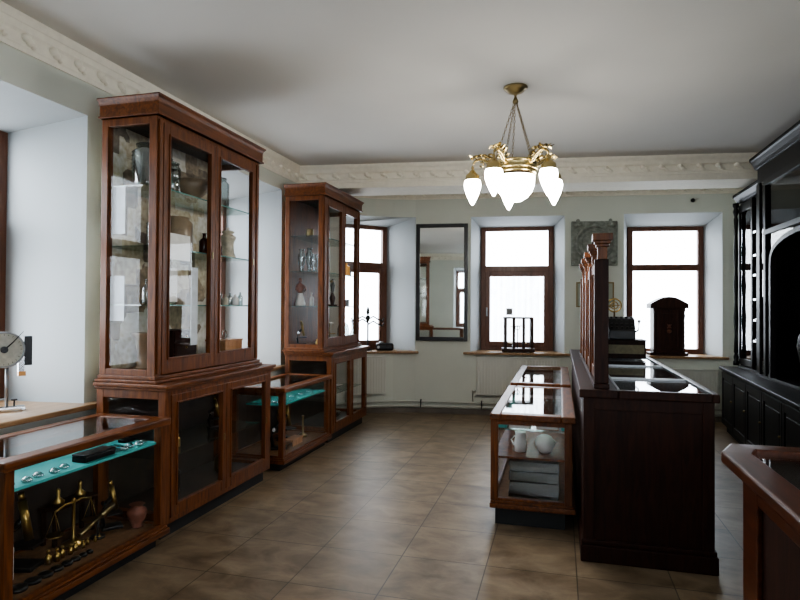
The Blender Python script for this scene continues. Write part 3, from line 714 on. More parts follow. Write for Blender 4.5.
# ring band
rb = MB().lathe([(.165, 2.60), (.172, 2.605), (.168, 2.62), (.168, 2.655), (.174, 2.66), (.17, 2.668), (.160, 2.668), (.160, 2.60)], (cx, cy, 0), 40)
rb.build('ring_band', M['brass_bright'], root)
MB().lathe([(.165, 2.60), (.150, 2.585), (.150, 2.57), (.158, 2.565), (.158, 2.60)], (cx, cy, 0), 40).build('bowl_gallery', M['brass_bright'], root)
MB().lathe([(.002, 2.385), (.05, 2.392), (.095, 2.42), (.128, 2.462), (.147, 2.515), (.150, 2.58), (.13, 2.585)], (cx, cy, 0), 36).build('centre_bowl', M['shade'], root)
angs = [-41+72*k for k in range(5)]
for A in angs:
    th = math.radians(A); ux, uy = math.cos(th), math.sin(th)
    P = lambda r, z: (cx+ux*r, cy+uy*r, z)
    # chain: links along the line from hub to ring
    ch = MB(); p0 = Vector(P(.01, 3.095)); p1 = Vector(P(.165, 2.635)); nl = 20
    d = (p1-p0); q = d.to_track_quat('Z', 'Y').to_matrix()
    for k in range(nl):
        c = p0+d*((k+.5)/nl); hl = d.length/nl*.62
        side = q @ Vector((1, 0, 0) if k % 2 else (0, 1, 0)); ax = d.normalized()
        pts = [c+ax*hl*math.cos(t_)+side*.0075*math.sin(t_) for t_ in [2*PI*i/8 for i in range(9)]]
        ch.tube(pts, .0022, 5)
    ch.build('chain', M['brass_old'], root)
    arm = MB()
    pts = [P(.16, 2.545), P(.195, 2.575), P(.235, 2.605), P(.275, 2.622), P(.31, 2.615), P(Rr-.006, 2.595), P(Rr, 2.57)]
    arm.tube(pts, [.014, .016, .013, .012, .011, .009, .007], 10)
    # cast scroll
    sc = [P(.20+.038*math.cos(t_)*(1-.1*i), 2.64+.034*math.sin(t_)*(1-.1*i)) for i, t_ in enumerate([PI*1.6-.7*j for j in range(9)])]
    arm.tube(sc, .008, 8)
    sc = [P(.27+.028*math.cos(t_)*(1-.1*i), 2.575+.026*math.sin(t_)*(1-.1*i)) for i, t_ in enumerate([PI*.4+.7*j for j in range(9)])]
    arm.tube(sc, .006, 8)
    ao = arm.build('arm', M['brass_bright'], root)
    lf = MB(); rnd = random.Random(int(A*7)+400)
    sx, sy = -uy, ux
    for k in range(15):
        t_ = k/14; r0 = .15+.19*t_; zz = 2.585+.055*math.sin(t_*PI*.8)
        for sgn in (-1, 1):
            b0 = Vector(P(r0, zz)); tip = Vector(P(r0+.015, zz+rnd.uniform(-.02, .035)))+Vector((sx, sy, 0))*sgn*rnd.uniform(.025, .05)
            m1 = (b0+tip)/2+Vector((0, 0, .012)); e1 = Vector((ux, uy, 0))*.012
            lf.quad(b0, m1-e1, tip, m1+e1)
        if k % 3 == 0: lf.sphere(P(r0, zz+.012), .012, 1, 8)
    lf.build('leaf_ornament', M['brass_bright'], ao)
    # shade holder and drop shade
    hd = MB().lathe([(.006, 2.575), (.012, 2.56), (.009, 2.545), (.02, 2.535), (.03, 2.52), (.05, 2.505), (.056, 2.49), (.054, 2.472), (.058, 2.466), (.058, 2.458), (.05, 2.458)], P(Rr, 0), 20)
    hd.build('shade_holder', M['brass_bright'], ao)
    MB().lathe([(.002, 2.262), (.012, 2.270), (.030, 2.305), (.050, 2.35), (.064, 2.395), (.068, 2.425), (.062, 2.455), (.052, 2.468), (.04, 2.47)], P(Rr, 0), 24).build('drop_shade', M['shade'], ao)

for o in list(COL.objects):
    if o.parent == root and o.name.split('.')[0] in ('ring_band', 'bowl_gallery', 'centre_bowl', 'arm'):
        o.location.z += {'arm': .055, 'centre_bowl': -.06}.get(o.name.split('.')[0], -.035)
# ------------------------------------------------------------------ small things
def jar(name, prof, mat, loc, label, cat, group=None, lid=None, lidmat=None, seg=18, body='body'):
    if lid is None:
        return _one(name, prof, mat, loc, label, cat, group, seg)
    r = thing(name, label, cat, loc, 0, group)
    MB().lathe(prof, (0, 0, 0), seg).build(body, mat, r, local=True)
    MB().lathe(lid, (0, 0, 0), seg).build('lid', lidmat or mat, r, local=True)
    return r
def _one(name, prof, mat, loc, label, cat, group, seg=18):
    o = MB().lathe(prof, (0, 0, 0), seg).build(name, mat); o.location = loc
    return tag(o, label, cat, group)
def sc_(prof, r, h): return [(a*r, b*h) for a, b in prof]
BOT = [(.9, 0), (1, .03), (1, .6), (.85, .68), (.35, .78), (.32, .95), (.42, .96), (.42, 1)]
JAR = [(.85, 0), (1, .06), (1, .8), (.8, .88), (.8, .95)]
LID = [(.86, .95), (.86, .98), (.5, 1.02), (.12, 1.05), (.2, 1.10), (.02, 1.13)]
VASE = [(.5, 0), (.62, .03), (.5, .1), (.8, .35), (1, .62), (.9, .78), (.55, .88), (.6, .96), (.8, 1)]
ALB = [(.8, 0), (.98, .03), (.98, .10), (.80, .18), (.76, .45), (.80, .62), (1, .70), (1, .78), (.62, .84), (.60, .88), (.74, .90), (.74, .92)]
ALID = [(.78, .92), (.80, .945), (.55, .98), (.14, 1.0), (.14, 1.03), (.24, 1.06), (.14, 1.09), (.02, 1.10)]
def ribbed(r, h, n=9):
    p = [(r*.75, 0)]
    for k in range(n):
        p += [(r*(.93), h*(.05+.8*k/n)), (r*1.0, h*(.05+.8*(k+.5)/n))]
    return p+[(r*.7, h*.9), (r*.75, h)]
G1 = 'glass and ceramic vessels in the near cabinet'
Z1, Z2, Z3, ZD = 2.301, 1.901, 1.511, 1.066
# top shelf
jar('glass_jar', ribbed(.115, .30), M['glass_obj'], (-2.72, 3.46, Z1), 'large ribbed clear glass jar on the top shelf by the side glass', 'jar', G1)
jar('glass_jar', ribbed(.075, .26, 12), M['glass_obj'], (-2.72, 4.34, Z1), 'tall ribbed glass jar alone behind the right door top shelf', 'jar', G1)
jar('serving_bowl', [(.3*.13, 0), (.35*.13, .02), (.9*.13, .08), (.14, .16), (.13, .165)], M['ceramic_b'], (-2.74, 3.98, Z1), 'brown stoneware bowl on the top shelf behind the left door', 'bowl', G1)
jar('lidded_jar', sc_(JAR, .065, .24), M['glass_obj'], (-2.72, 3.70, Z1), 'straight clear lidded jar left of the brown bowl, top shelf', 'jar', G1, sc_(LID, .065, .24), M['glass_obj'])
jar('goblet', sc_([(.8, 0), (.8, .03), (.12, .08), (.12, .4), (.9, .6), (1, 1)], .04, .16), M['glass_obj'], (-2.63, 3.60, Z1), 'small stemmed glass goblet at the front of the top shelf', 'goblet', G1)
# second shelf
jar('stoneware_crock', sc_(JAR, .12, .27), M['ceramic_b'], (-2.75, 3.80, Z2), 'big brown stoneware crock on the second shelf from the top', 'crock', G1)
jar('albarello', sc_(ALB, .068, .24), M['ceramic'], (-2.70, 4.43, Z2), 'cream patterned apothecary jar with knobbed lid behind the right door', 'jar', G1, sc_(ALID, .068, .24), M['ceramic'])
jar('medicine_bottle', sc_(BOT, .04, .16), M['brown_gl'], (-2.64, 4.0, Z2), 'dark brown bottle near the middle stile, behind the left door', 'bottle', G1)
jar('medicine_bottle', sc_(BOT, .035, .13), M['brown_gl'], (-2.66, 4.22, Z2), 'dark brown bottle left of the cream apothecary jar', 'bottle', G1)
jar('glass_jar', ribbed(.05, .2, 6), M['glass_obj'], (-2.66, 3.44, Z2), 'slim ribbed glass jar on the second shelf by the side glass', 'jar', G1)
# third shelf: row of little bottles
for k, (y, r, h, mt, lb) in enumerate([(4.17, .030, .14, 'glass_obj', 'tallest clear bottle at the left of the small bottle row'), (4.27, .025, .085, 'ceramic', 'squat cream pot in the row of small bottles'), (4.34, .022, .10, 'glass_obj', 'narrow clear bottle right of the cream pot'), (4.42, .03, .09, 'ceramic_w', 'white little jar in the row of small bottles'), (4.50, .024, .11, 'glass_obj', 'rightmost clear bottle of the row behind the right door')]):
    jar('small_bottle', sc_(BOT, r, h), M[mt], (-2.62, y, Z3), lb, 'bottle', 'small bottles on the third shelf')
for k, (y, h, mt, lb) in enumerate([(3.40, .17, 'glass_obj', 'clear bottle behind the side glass, right of the painted blue reflection'), (3.50, .15, 'brown_gl', 'dark bottle on the third shelf near the side glass'), (3.66, .16, 'glass_obj', 'clear bottle at the left edge of the left door, third shelf'), (3.90, .13, 'ceramic_b', 'short brown pot on the third shelf behind the left door')]):
    jar('shelf_bottle', sc_(BOT, .035, h), M[mt], (-2.68, y, Z3), lb, 'bottle', G1)
# deck
jar('metal_vase', sc_([(.75, 0), (.85, .04), (.7, .1), (.62, .4), (.72, .75), (1, .95), (1.02, 1)], .095, .25), M['ceramic_b'], (-2.76, 3.50, ZD), 'tall flared brown vase standing on the cabinet floor by the side glass', 'vase', G1)
r = thing('instrument_chest', 'small dark wooden chest with drawers on the cabinet floor, left door', 'chest', (-2.76, 3.80, ZD))
MB().box(-.10, .10, -.14, .14, 0, .26).build('case', M['wood_dark'], r, local=True, bevel=.004)
for k in range(3):
    d = MB().box(.10, .108, -.13, .13, .015+k*.082, .085+k*.082).build('drawer', M['wood_dark'], r, local=True)
    MB().sphere((.113, 0, .05+k*.082), .008).build('knob', M['brass'], d, local=True)
tag(MB().box(-2.64, -2.57, 3.62, 3.80, ZD, ZD+.018).build('booklet', M['paper_w'], origin=(-2.60, 3.71, ZD)), 'white booklet lying flat in front of the dark wooden chest', 'booklet')
r = thing('sample_box', 'orange wooden box with a ring handle behind the right door', 'box', (-2.68, 4.36, ZD))
MB().box(-.09, .09, -.13, .13, 0, .15).build('case', M['orange_wood'], r, local=True, bevel=.004)
MB().box(-.095, .095, -.135, .135, .15, .165).build('lid', M['orange_wood'], r, local=True, bevel=.003)
MB().torus((0, 0, .20), .035, .005, 'x').build('ring_handle', M['chrome'], r, local=True)
# papers on back board and doors; blue side sheets imitate a window reflection
def sheet(x, y0, y1, z0, z1, mt, label):
    tag(MB().box(x, x+.003, y0, y1, z0, z1).build('paper_and_reflection_sheet', M[mt], origin=(x, y0, z0)), label, 'paper', 'paper sheets shown in the near cabinet')
def reflection_sheet_y(y, x0, x1, z0, z1, mt, label):  # upright sheet painted as the window mirrored in the side glass
    tag(MB().box(x0, x1, y, y+.003, z0, z1).build('paper_and_reflection_sheet', M[mt], origin=(x0, y, z0)), label, 'paper', 'paper sheets shown in the near cabinet')
reflection_sheet_y(3.315, -2.89, -2.79, 1.98, 2.30, 'paper', 'pale blue painted window reflection behind the side glass, upper of the two')
reflection_sheet_y(3.315, -2.90, -2.79, 1.40, 1.70, 'paper', 'pale blue painted window reflection behind the side glass, lower of the two')
sheet(-2.562, 3.46, 3.70, 1.82, 2.0, 'paper_w', 'wide white sheet standing behind the left door at mid height')
sheet(-2.562, 3.46, 3.56, 1.53, 1.76, 'paper_w', 'narrow pale label sheet below the wide white sheet')
sheet(-2.562, 3.72, 3.80, 1.22, 1.78, 'paper', 'long narrow pale strip of paper behind the left door')
sheet(-2.955, 3.70, 3.95, 2.38, 2.62, 'paper_w', 'small print pinned high on the back board')

# ------- far cabinet contents
jar('brass_cup', sc_([(.9, 0), (1, .05), (1, .95), (.95, 1)], .045, .09), M['brass_old'], (-2.76, 6.26, 2.301), 'small brass cup on the top shelf of the far cabinet', 'cup')
for k, (x, y, h, lb) in enumerate([(-2.86, 6.26, .26, 'tall clear carafe on the second shelf of the far cabinet'), (-2.79, 6.32, .28, 'tallest clear flask on the second shelf of the far cabinet'), (-2.69, 6.25, .2, 'short clear flask nearest the doors of the far cabinet')]):
    jar('glass_flask', sc_(VASE, .045, h), M['glass_obj'], (x, y, 1.901), lb, 'flask', 'glassware in the far cabinet')
r = thing('figurine', 'small robed figurine with red upper body and pale skirt', 'figurine', (-2.868, 6.25, 1.511))
MB().lathe([(.055, 0), (.06, .02), (.045, .08), (.03, .14), (.028, .15)], seg=14).build('skirt', M['ceramic_w'], r, local=True)
MB().lathe([(.028, .145), (.045, .18), (.05, .22), (.035, .25), (.014, .262), (.014, .27)], seg=14).tube([(.04, 0, .235), (.065, .01, .19), (.03, .04, .17)], .012).tube([(-.04, 0, .235), (-.06, .01, .19), (-.02, .04, .165)], .012).build('torso', M['clay'], r, local=True)
MB().sphere((0, 0, .292), .026, 1.15).build('head', M['clay'], r, local=True)
jar('white_bottle', sc_(BOT, .024, .15), M['ceramic_w'], (-2.74, 6.28, 1.511), 'narrow white bottle right of the figurine', 'bottle')
def microscope(loc, label, rz=0, s=1.0, group=None):
    r = thing('microscope', label, 'microscope', loc, rz, group); r.scale = (s, s, s)
    MB().box(-.05, .07, -.045, .045, 0, .02).build('foot', M['iron'], r, local=True, bevel=.006)
    MB().tube([(-.035, 0, .02), (-.045, 0, .08), (-.03, 0, .15), (.01, 0, .19)], .013).build('arm', M['iron'], r, local=True)
    MB().box(-.02, .07, -.04, .04, .085, .095).build('stage', M['iron'], r, local=True)
    MB().cyl((.035, 0, .11), (.005, 0, .26), .016).cyl((.005, 0, .26), (0, 0, .29), .011).build('tube', M['brass'], r, local=True)
    MB().cyl((-.03, -.035, .15), (-.03, .035, .15), .014).build('focus_knob', M['chrome'], r, local=True)
    return r
microscope((-2.86, 6.26, ZD), 'dark brass microscope at the bottom of the far cabinet, side glass', .4, .95)
jar('brass_weight', sc_([(1, 0), (1, .6), (.5, .7), (.6, .9), (.2, 1)], .02, .07), M['brass'], (-2.66, 6.26, ZD), 'small brass weight beside the microscope in the far cabinet', 'weight')
r = thing('amber_bottle', 'square bottle of amber liquid behind the far cabinet right door', 'bottle', (-2.63, 7.12, 1.901))
MB().box(-.03, .03, -.05, .05, 0, .13).build('body', M['amber'], r, local=True, bevel=.008)
MB().cyl((0, 0, .13), (0, 0, .16), .014).build('neck', M['amber'], r, local=True)
for y, lb in ((7.03, 'dark tin on the same shelf as the amber bottle'),): tag(MB().box(-.02, .02, -.02, .02, 0, .07).build('small_tin', M['iron']), lb, 'tin').location = (-2.62, y+.17, 1.901)
for y, lb in ((7.03, 'left of the two little dark tins on the third shelf'), (7.13, 'right of the two little dark tins on the third shelf')):
    o = tag(MB().box(-.02, .02, -.025, .025, 0, .085).build('small_tin', M['steel'], bevel=.004), lb, 'tin'); o.location = (-2.62, y, 1.511)
r = thing('brass_apparatus', 'tall dark apparatus column behind the far cabinet left door', 'instrument', (-2.66, 6.72, 1.511))
MB().cyl((0, 0, 0), (0, 0, .02), .06).build('base', M['iron'], r, local=True)
MB().lathe([(.02, .02), (.035, .1), (.015, .16), (.03, .25), (.012, .33)]).build('column', M['iron'], r, local=True)
MB().cyl((0, -.05, .3), (0, .05, .3), .015).build('head', M['brass_old'], r, local=True)
r = thing('glass_dome', 'clear glass dome on the bottom of the far cabinet, right door', 'dome', (-2.66, 7.10, ZD))
MB().lathe([(.075, .012), (.075, .16), (.06, .21), (.03, .24), (.01, .25)]).build('dome', M['glass_obj'], r, local=True)
MB().cyl((0, 0, 0), (0, 0, .012), .085).build('base', M['wood_dark'], r, local=True)
r = thing('black_balance', 'black iron balance on the bottom of the far cabinet, left door', 'balance', (-2.68, 6.68, ZD))
MB().box(-.06, .06, -.09, .09, 0, .03).build('base', M['iron'], r, local=True, bevel=.005)
MB().cyl((0, 0, .03), (0, 0, .24), .008).cyl((0, -.11, .24), (0, .11, .24), .006).build('beam', M['brass_old'], r, local=True)
for s_ in (-1, 1): MB().lathe([(.002, 0), (.03, .004), (.04, .014)], (0, s_*.11, .10)).cyl((0, s_*.11, .11), (0, s_*.11, .24), .0015).build('pan', M['brass'], r, local=True)

# ------- lower part of the near cabinet
for k in range(3):
    jar('gilt_vial', sc_(BOT, .016, .09), M['brass'], (-2.60, 3.56+k*.042, .509), 'gilt vial in the trio on the lower shelf of the near cabinet', 'vial', 'three gilt vials in the near cabinet base')
jar('dark_crock', sc_(JAR, .07, .2), M['iron'], (-2.72, 3.72, .146), 'dark crock on the floor of the near cabinet base', 'crock')
jar('copper_pot', sc_([(.7, 0), (1, .2), (.95, .8), (.7, 1)], .07, .14), M['brass_old'], (-2.66, 4.32, .146), 'round copper pot behind the right base door of the near cabinet', 'pot')
microscope((-2.70, 4.25, .509), 'small microscope on the lower shelf behind the right base door', .8, .9)
jar('enamel_dish', [(.02, 0), (.05, .005), (.10, .03), (.105, .035)], M['ceramic_w'], (-2.68, 6.85, .509), 'white enamel dish on the base shelf of the far cabinet', 'dish')
jar('glass_bowl', [(.03, 0), (.04, .01), (.09, .05), (.10, .09)], M['glass_obj'], (-2.66, 6.75, .146), 'clear glass bowl at the bottom of the far cabinet base', 'bowl')

# ------- near show case contents
zd = .136; zs = .656
r = thing('brass_scale', 'brass table scale with two pans in the near show case', 'scale', (-2.68, 2.80, zd))
MB().lathe([(.06, 0), (.06, .012), (.02, .03), (.01, .05), (.009, .24), (.014, .25), (.003, .27)]).build('stand', M['brass'], r, local=True)
MB().tube([(0, -.13, .225), (0, -.06, .245), (0, 0, .24), (0, .06, .245), (0, .13, .225)], .006).build('beam', M['brass'], r, local=True)
for s_ in (-1, 1):
    p = MB().lathe([(.002, 0), (.035, .004), (.048, .016)], (0, s_*.13, .085))
    for k in range(3): p.cyl((.045*math.cos(2.1*k), s_*.13+.045*math.sin(2.1*k), .10), (0, s_*.13, .225), .0015, seg=5)
    p.build('pan', M['brass'], r, local=True)
for k in range(9):
    h = .075-.006*k; q = sc_([(1, 0), (1, .55), (.4, .65), (.35, .75), (.6, .85), (.5, 1)], .017-.0011*k, h)
    jar('brass_weight', q, M['brass'], (-2.60+.012*(k % 2), 2.55+.045*k, zd), 'brass weight with a knob in the back row of the near show case', 'weight', 'row of brass weights in the near show case')
for k in range(8):
    r_ = .042-.0035*k
    jar('iron_disc', [(r_, 0), (r_, .012), (r_*.8, .018), (r_*.3, .02)], M['iron'], (-2.50, 2.28+.085*k-.003*k*k, zd), 'flat black disc weight in the front row of the near show case', 'weight', 'row of black disc weights in the near show case')
r = thing('photo_card', 'small white card with a dark photograph at the left of the near show case', 'card', (-2.62, 2.33, zd))
MB().box(-.003, .003, -.03, .03, 0, .16).build('card', M['paper_w'], r, local=True)
MB().box(.003, .005, -.022, .022, .03, .10).build('photograph', M['iron'], r, local=True)
microscope((-2.70, 2.47, zd), 'brass microscope with chrome knob left of the brass scale', .3, 1.35)
microscope((-2.66, 3.06, zd), 'brass microscope at the right end of the near show case', .9, 1.0)
r = thing('specimen_stand', 'dark stand carrying two small brass burners in the near show case', 'stand', (-2.79, 2.88, zd))
MB().box(-.06, .06, -.16, .16, .20, .215).box(-.05, -.03, -.15, -.13, 0, .2).box(-.05, -.03, .13, .15, 0, .2).box(.03, .05, -.15, -.13, 0, .2).box(.03, .05, .13, .15, 0, .2).build('table', M['wood_dark'], r, local=True)
for s_ in (-1, 1): MB().lathe([(.03, .215), (.035, .235), (.01, .26), (.012, .30), (.004, .31)], (0, s_*.08, 0)).build('burner', M['brass'], r, local=True)
r = thing('telescope', 'pale brass spyglass lying tilted right of the brass scale', 'telescope', (-2.62, 2.94, zd))
MB().cyl((0, -.16, .06), (0, 0, .12), .014).cyl((0, 0, .12), (0, .10, .155), .019).build('tube', M['brass_old'], r, local=True)
MB().cyl((0, -.02, 0), (0, -.02, .11), .008).cyl((0, -.02, 0), (0, -.02, .012), .04).build('stand', M['iron'], r, local=True)
jar('clay_pot', sc_(VASE, .06, .14), M['clay'], (-2.52, 3.13, zd), 'small clay pot at the right end of the near show case', 'pot')
# lenses on the teal shelf
for k, y in enumerate([2.22, 2.30, 2.38, 2.46, 2.54, 2.96, 3.02, 3.08, 3.14]):
    o = MB().lathe([(.018, 0), (.026, .006), (.024, .014), (.012, .024), (.002, .027)], seg=14).build('glass_lens', M['glass_obj'])
    o.location = (-2.475+.018*(k % 2), y-.02, zs)
    tag(o, 'small round glass lens on the teal shelf', 'lens', 'glass lenses on the teal shelf')
r = thing('lens_case', 'flat black instrument case lying on the teal shelf', 'case', (-2.49, 2.74, zs))
MB().box(-.045, .045, -.11, .11, 0, .03).build('body', M['iron'], r, local=True, bevel=.004)
MB().box(-.046, .046, -.111, .111, .03, .042).build('lid', M['iron'], r, local=True, bevel=.004)
o = MB().box(-.03, .03, -.035, .035, 0, .03).build('glass_block', M['glass_obj']); o.location = (-2.49, 2.90, zs); tag(o, 'pale square glass block right of the black case', 'block')
o = MB().box(-.03, .03, -.045, .045, 0, .018).build('eyepiece_case', M['iron'], bevel=.004); o.location = (-2.60, 3.13, zs); tag(o, 'small black case at the right end of the teal shelf', 'case')

# ------- middle show case contents
zd = .131
for k, y in enumerate([5.05, 5.2, 5.4, 5.6, 5.8]):
    o = MB().lathe([(.02, 0), (.034, .006), (.03, .016), (.004, .024)], seg=14).build('glass_dish', M['glass_obj']); o.location = (-2.56, y, .601)
    tag(o, 'small clear glass dish on the teal glass shelf', 'dish', 'glass dishes on the teal glass shelf')
microscope((-2.62, 5.22, zd), 'microscope at the left end of the middle show case', .5, 1.3)
microscope((-2.70, 5.55, zd), 'microscope in the centre of the middle show case', 1.1, 1.4)
jar('burner', sc_([(1, 0), (.9, .1), (.2, .2), (.2, .9), (.3, 1)], .05, .22), M['brass_old'], (-2.62, 5.80, zd), 'brass gas burner at the right of the middle show case', 'burner')
r = thing('wooden_stand', 'low wooden stand in front of the centre microscope', 'stand', (-2.56, 5.45, zd))
MB().box(-.05, .05, -.12, .12, .05, .065).build('top', M['orange_wood'], r, local=True)
MB().box(-.045, -.035, -.11, .11, 0, .05).box(.035, .045, -.11, .11, 0, .05).build('leg', M['orange_wood'], r, local=True)

# ------- centre show case contents (near)
zd = .181
for k in range(7):
    z = zd+k*.036; y = 4.38+(k % 2)*.02
    r = thing('glass_tray', 'flat clear glass dish in the stacked pile of dishes', 'tray', (-.17, y, z), .02*(k % 3-1), 'stacked glass trays in the near centre case')
    MB().box(-.17, .17, -.16, .16, 0, .005).box(-.17, .17, -.16, -.155, .005, .032).box(-.17, .17, .155, .16, .005, .032).box(-.17, -.165, -.16, .16, .005, .032).box(.165, .17, -.16, .16, .005, .032).build('dish', M['glass_tray'], r, local=True)
r = thing('mortar', 'round white ceramic mortar on the wooden shelf of the near centre case', 'mortar', (-.10, 4.36, .471))
MB().lathe([(.03, 0), (.05, .015), (.066, .05), (.066, .085), (.05, .115), (.03, .125)]).build('body', M['ceramic_w'], r, local=True)
MB().tube([(.05, 0, .10), (.075, 0, .08), (.062, 0, .05)], .008).build('handle', M['ceramic_w'], r, local=True)
r = thing('white_jug', 'white ceramic jug left of the mortar', 'jug', (-.27, 4.36, .471))
MB().lathe([(.04, 0), (.045, .06), (.035, .12), (.04, .14)]).build('body', M['ceramic_w'], r, local=True)
MB().tube([(-.04, 0, .11), (-.065, 0, .08), (-.043, 0, .04)], .006).build('handle', M['ceramic_w'], r, local=True)
for k, (mt, x, lb) in enumerate([('paper_w', -.265, 'cream book'), ('orange_wood', -.08, 'tan book')]):
    r = thing('book', lb+' lying on the glass top shelf of the near centre case', 'book', (x, 4.245, .666))
    MB().box(-.075, .075, -.05, .05, 0, .004).box(-.075, .075, -.05, .05, .024, .028).box(-.075, -.071, -.05, .05, .004, .024).build('cover', M[mt], r, local=True)
    MB().box(-.07, .07, -.047, .047, .004, .024).build('pages', M['paper_w'], r, local=True)
for k, (x, y) in enumerate([(-.25, 6.2), (-.1, 6.45), (-.2, 6.8), (-.15, 7.2)]):
    jar('apothecary_bottle', sc_(BOT, .04, .17), M['brown_gl'], (x, y, .181), 'dark stoppered bottle inside the second show case', 'bottle', 'bottles in the second centre case')

# ------- on the counter
r = thing('long_case', 'long low dark box with a pale inlaid front on the counter', 'box', (.59, 6.15, 1.027))
MB().box(-.22, .20, -.14, .16, 0, .165).build('body', M['wood_dark'], r, local=True, bevel=.004)
MB().box(-.20, .185, -.146, -.14, .045, .13).build('front_panel', simple('olive_label_panel', (.20, .17, .09), .5, noise=.2, nscale=30), r, local=True)
MB().box(-.225, .205, -.148, .165, .165, .178).build('lid', M['wood_dark'], r, local=True, bevel=.003)
zt_ = 1.027+.178
r = thing('till_machine', 'black cast iron machine with a lever on top of the long box', 'machine', (.585, 6.13, zt_)); r.scale = (1.15, 1, 1.1)
q = MB().prism_yz([(-.12, 0), (.12, 0), (.12, .14), (.05, .20), (-.04, .18), (-.12, .08)], -.11, .10)
q.build('body', M['iron'], r, local=True, bevel=.01)
q = MB()
for k in range(4):
    for j in range(5): q.cyl((-.085+j*.04, -.10+k*.03, .09+k*.028), (-.085+j*.04, -.105+k*.03, .115+k*.028), .010, seg=10)
q.build('key_bank', M['iron'], r, local=True)
MB().tube([(.10, 0, .06), (.13, 0, .08), (.135, -.02, .15)], .008).sphere((.135, -.02, .16), .014).build('lever', M['steel'], r, local=True)
r = thing('brass_clock', 'round brass ring instrument standing behind the black machine', 'instrument', (.52, 6.285, zt_)); r.location = (.53, 6.285, zt_)
MB().torus((0, 0, .33), .065, .008, 'y').torus((0, 0, .33), .035, .005, 'y').cyl((-.06, 0, .33), (.06, 0, .33), .004).cyl((0, 0, .27), (0, 0, .39), .004).build('ring', M['brass'], r, local=True)
MB().lathe([(.012, .012), (.008, .04), (.012, .15), (.008, .26), (.014, .27)]).build('stem', M['brass_old'], r, local=True)
MB().cyl((0, 0, 0), (0, 0, .012), .012).build('base', M['brass_old'], r, local=True)

# ------- things on the window boards
# wooden shrine-shaped clock case on the right sill
sy = wy(1.42)
r = thing('arched_wooden_case', 'tall dark wooden case with an arched pediment on the right window sill', 'case', (1.425, sy+.13, .87), AW)
MB().box(-.20, .20, -.09, .09, .04, .66).build('body', M['wood_mid'], r, local=True, bevel=.004)
MB().box(-.245, .245, -.11, .11, 0, .04).build('base', M['wood_mid'], r, local=True, bevel=.006)
pts = [(-.245, .64), (.245, .64), (.245, .70)]+[(.245-.49*k/12, .70+.10*math.sin(PI*k/12)) for k in range(1, 12)]+[(-.245, .70)]
MB().prism_xz(pts, -.12, .10).build('pediment', M['wood_mid'], r, local=True, bevel=.004)
d = MB().box(-.15, -.11, -.10, -.09, .08, .62).box(.11, .15, -.10, -.09, .08, .62).box(-.11, .11, -.10, -.09, .08, .13).box(-.11, .11, -.10, -.09, .57, .62).build('door', M['wood_mid'], r, local=True, bevel=.003)
MB().sphere((0, -.10, .33), .03, .9).lathe([(.03, 0), (.015, .03), (.03, .05)], (0, -.1, .37)).build('carving', M['wood_win'], d, local=True)
q = MB(); column(q, -.185, -.10, .04, .64, .014); column(q, .185, -.10, .04, .64, .014); q.build('half_columns', M['wood_mid'], r, local=True)
# glazed balance on the middle sill
bxx = -.575
r = thing('balance_case', 'wood framed glass balance case on the middle window sill', 'balance', (bxx, wy(bxx)+.11, .881), AW)
f = MB()
for x in (-.19, -.075, .06, .175): f.box(x, x+.042 if x in (-.19, .175) else x+.040, -.11, -.075, .05, .47)
for x in (-.19, .175): f.box(x, x+.042, .085, .11, .05, .47)
f.box(-.20, .213, -.12, .12, .47, .495)
f.build('frame', M['wood_mid'], r, local=True, bevel=.003)
MB().box(-.22, .23, -.13, .13, .012, .055).build('base', M['wood_mid'], r, local=True, bevel=.004)
for x in (-.17, .18): MB().cyl((x, -.09, 0), (x, -.09, .012), .02).cyl((x, .09, 0), (x, .09, .012), .02).build('foot', M['brass_old'], r, local=True)
MB().quad((-.17, -.097, .055), (.185, -.097, .055), (.185, -.097, .47), (-.17, -.097, .47)).build('front_glass', M['glass'], r, local=True)
MB().cyl((0, 0, .055), (0, 0, .36), .006).build('pillar', M['iron'], r, local=True)
MB().tube([(-.10, 0, .355), (-.05, 0, .37), (0, 0, .36), (.05, 0, .37), (.10, 0, .355)], .005).torus((0, 0, .34), .03, .005, 'y').build('beam', M['iron'], r, local=True)
for s_ in (-1, 1): MB().lathe([(.002, 0), (.03, .003), (.035, .01)], (s_*.10, 0, .12)).cyl((s_*.10, 0, .12), (s_*.10, 0, .355), .0015, seg=5).build('pan', M['brass'], r, local=True)
# vent tile on the pane of the middle window
o = MB().box(-.045, .045, -.006, .006, -.05, .05).box(-.035, .035, -.010, -.006, -.04, .04).build('window_vent', simple('grey_plastic', (.30, .31, .32), .5)); o.location = (-.715, wy(-.715)+.44, 1.45); o.rotation_euler = (0, 0, AW)
tag(o, 'small square grey thermometer plate on the middle window pane', 'plate')
# candelabra-like retort stand and black box on the left sill
r = thing('retort_stand', 'thin black stand with curling branches and a hanging vessel on the left sill', 'stand', (-2.66, 8.10, .881))
MB().lathe([(.07, 0), (.07, .01), (.018, .03), (.013, .05), (.013, .52), (.028, .54), (.018, .60), (.006, .63)]).build('pole', M['iron'], r, local=True)
for s_, h in ((-1, .44), (1, .44), (1, .37), (-1, .40)):
    d = Vector((.86*s_, .5*s_, 0))
    MB().tube([Vector((0, 0, h)), d*.08+Vector((0, 0, h+.05)), d*.16+Vector((0, 0, h)), d*.22+Vector((0, 0, h-.02)), d*.24+Vector((0, 0, h+.03))], .011).build('branch', M['iron'], r, local=True)
MB().lathe([(.02, .42), (.035, .46), (.03, .50)]).build('burner_cup', M['iron'], r, local=True)
MB().lathe([(.002, .05), (.04, .06), (.065, .12), (.055, .22), (.02, .30), (.018, .38)], (-.19, -.11, 0)).build('glass_vessel', M['glass_obj'], r, local=True)
r = thing('black_radio', 'glossy black rounded box with a knob on the left window sill', 'box', (-2.44, 8.215, .881), .3)
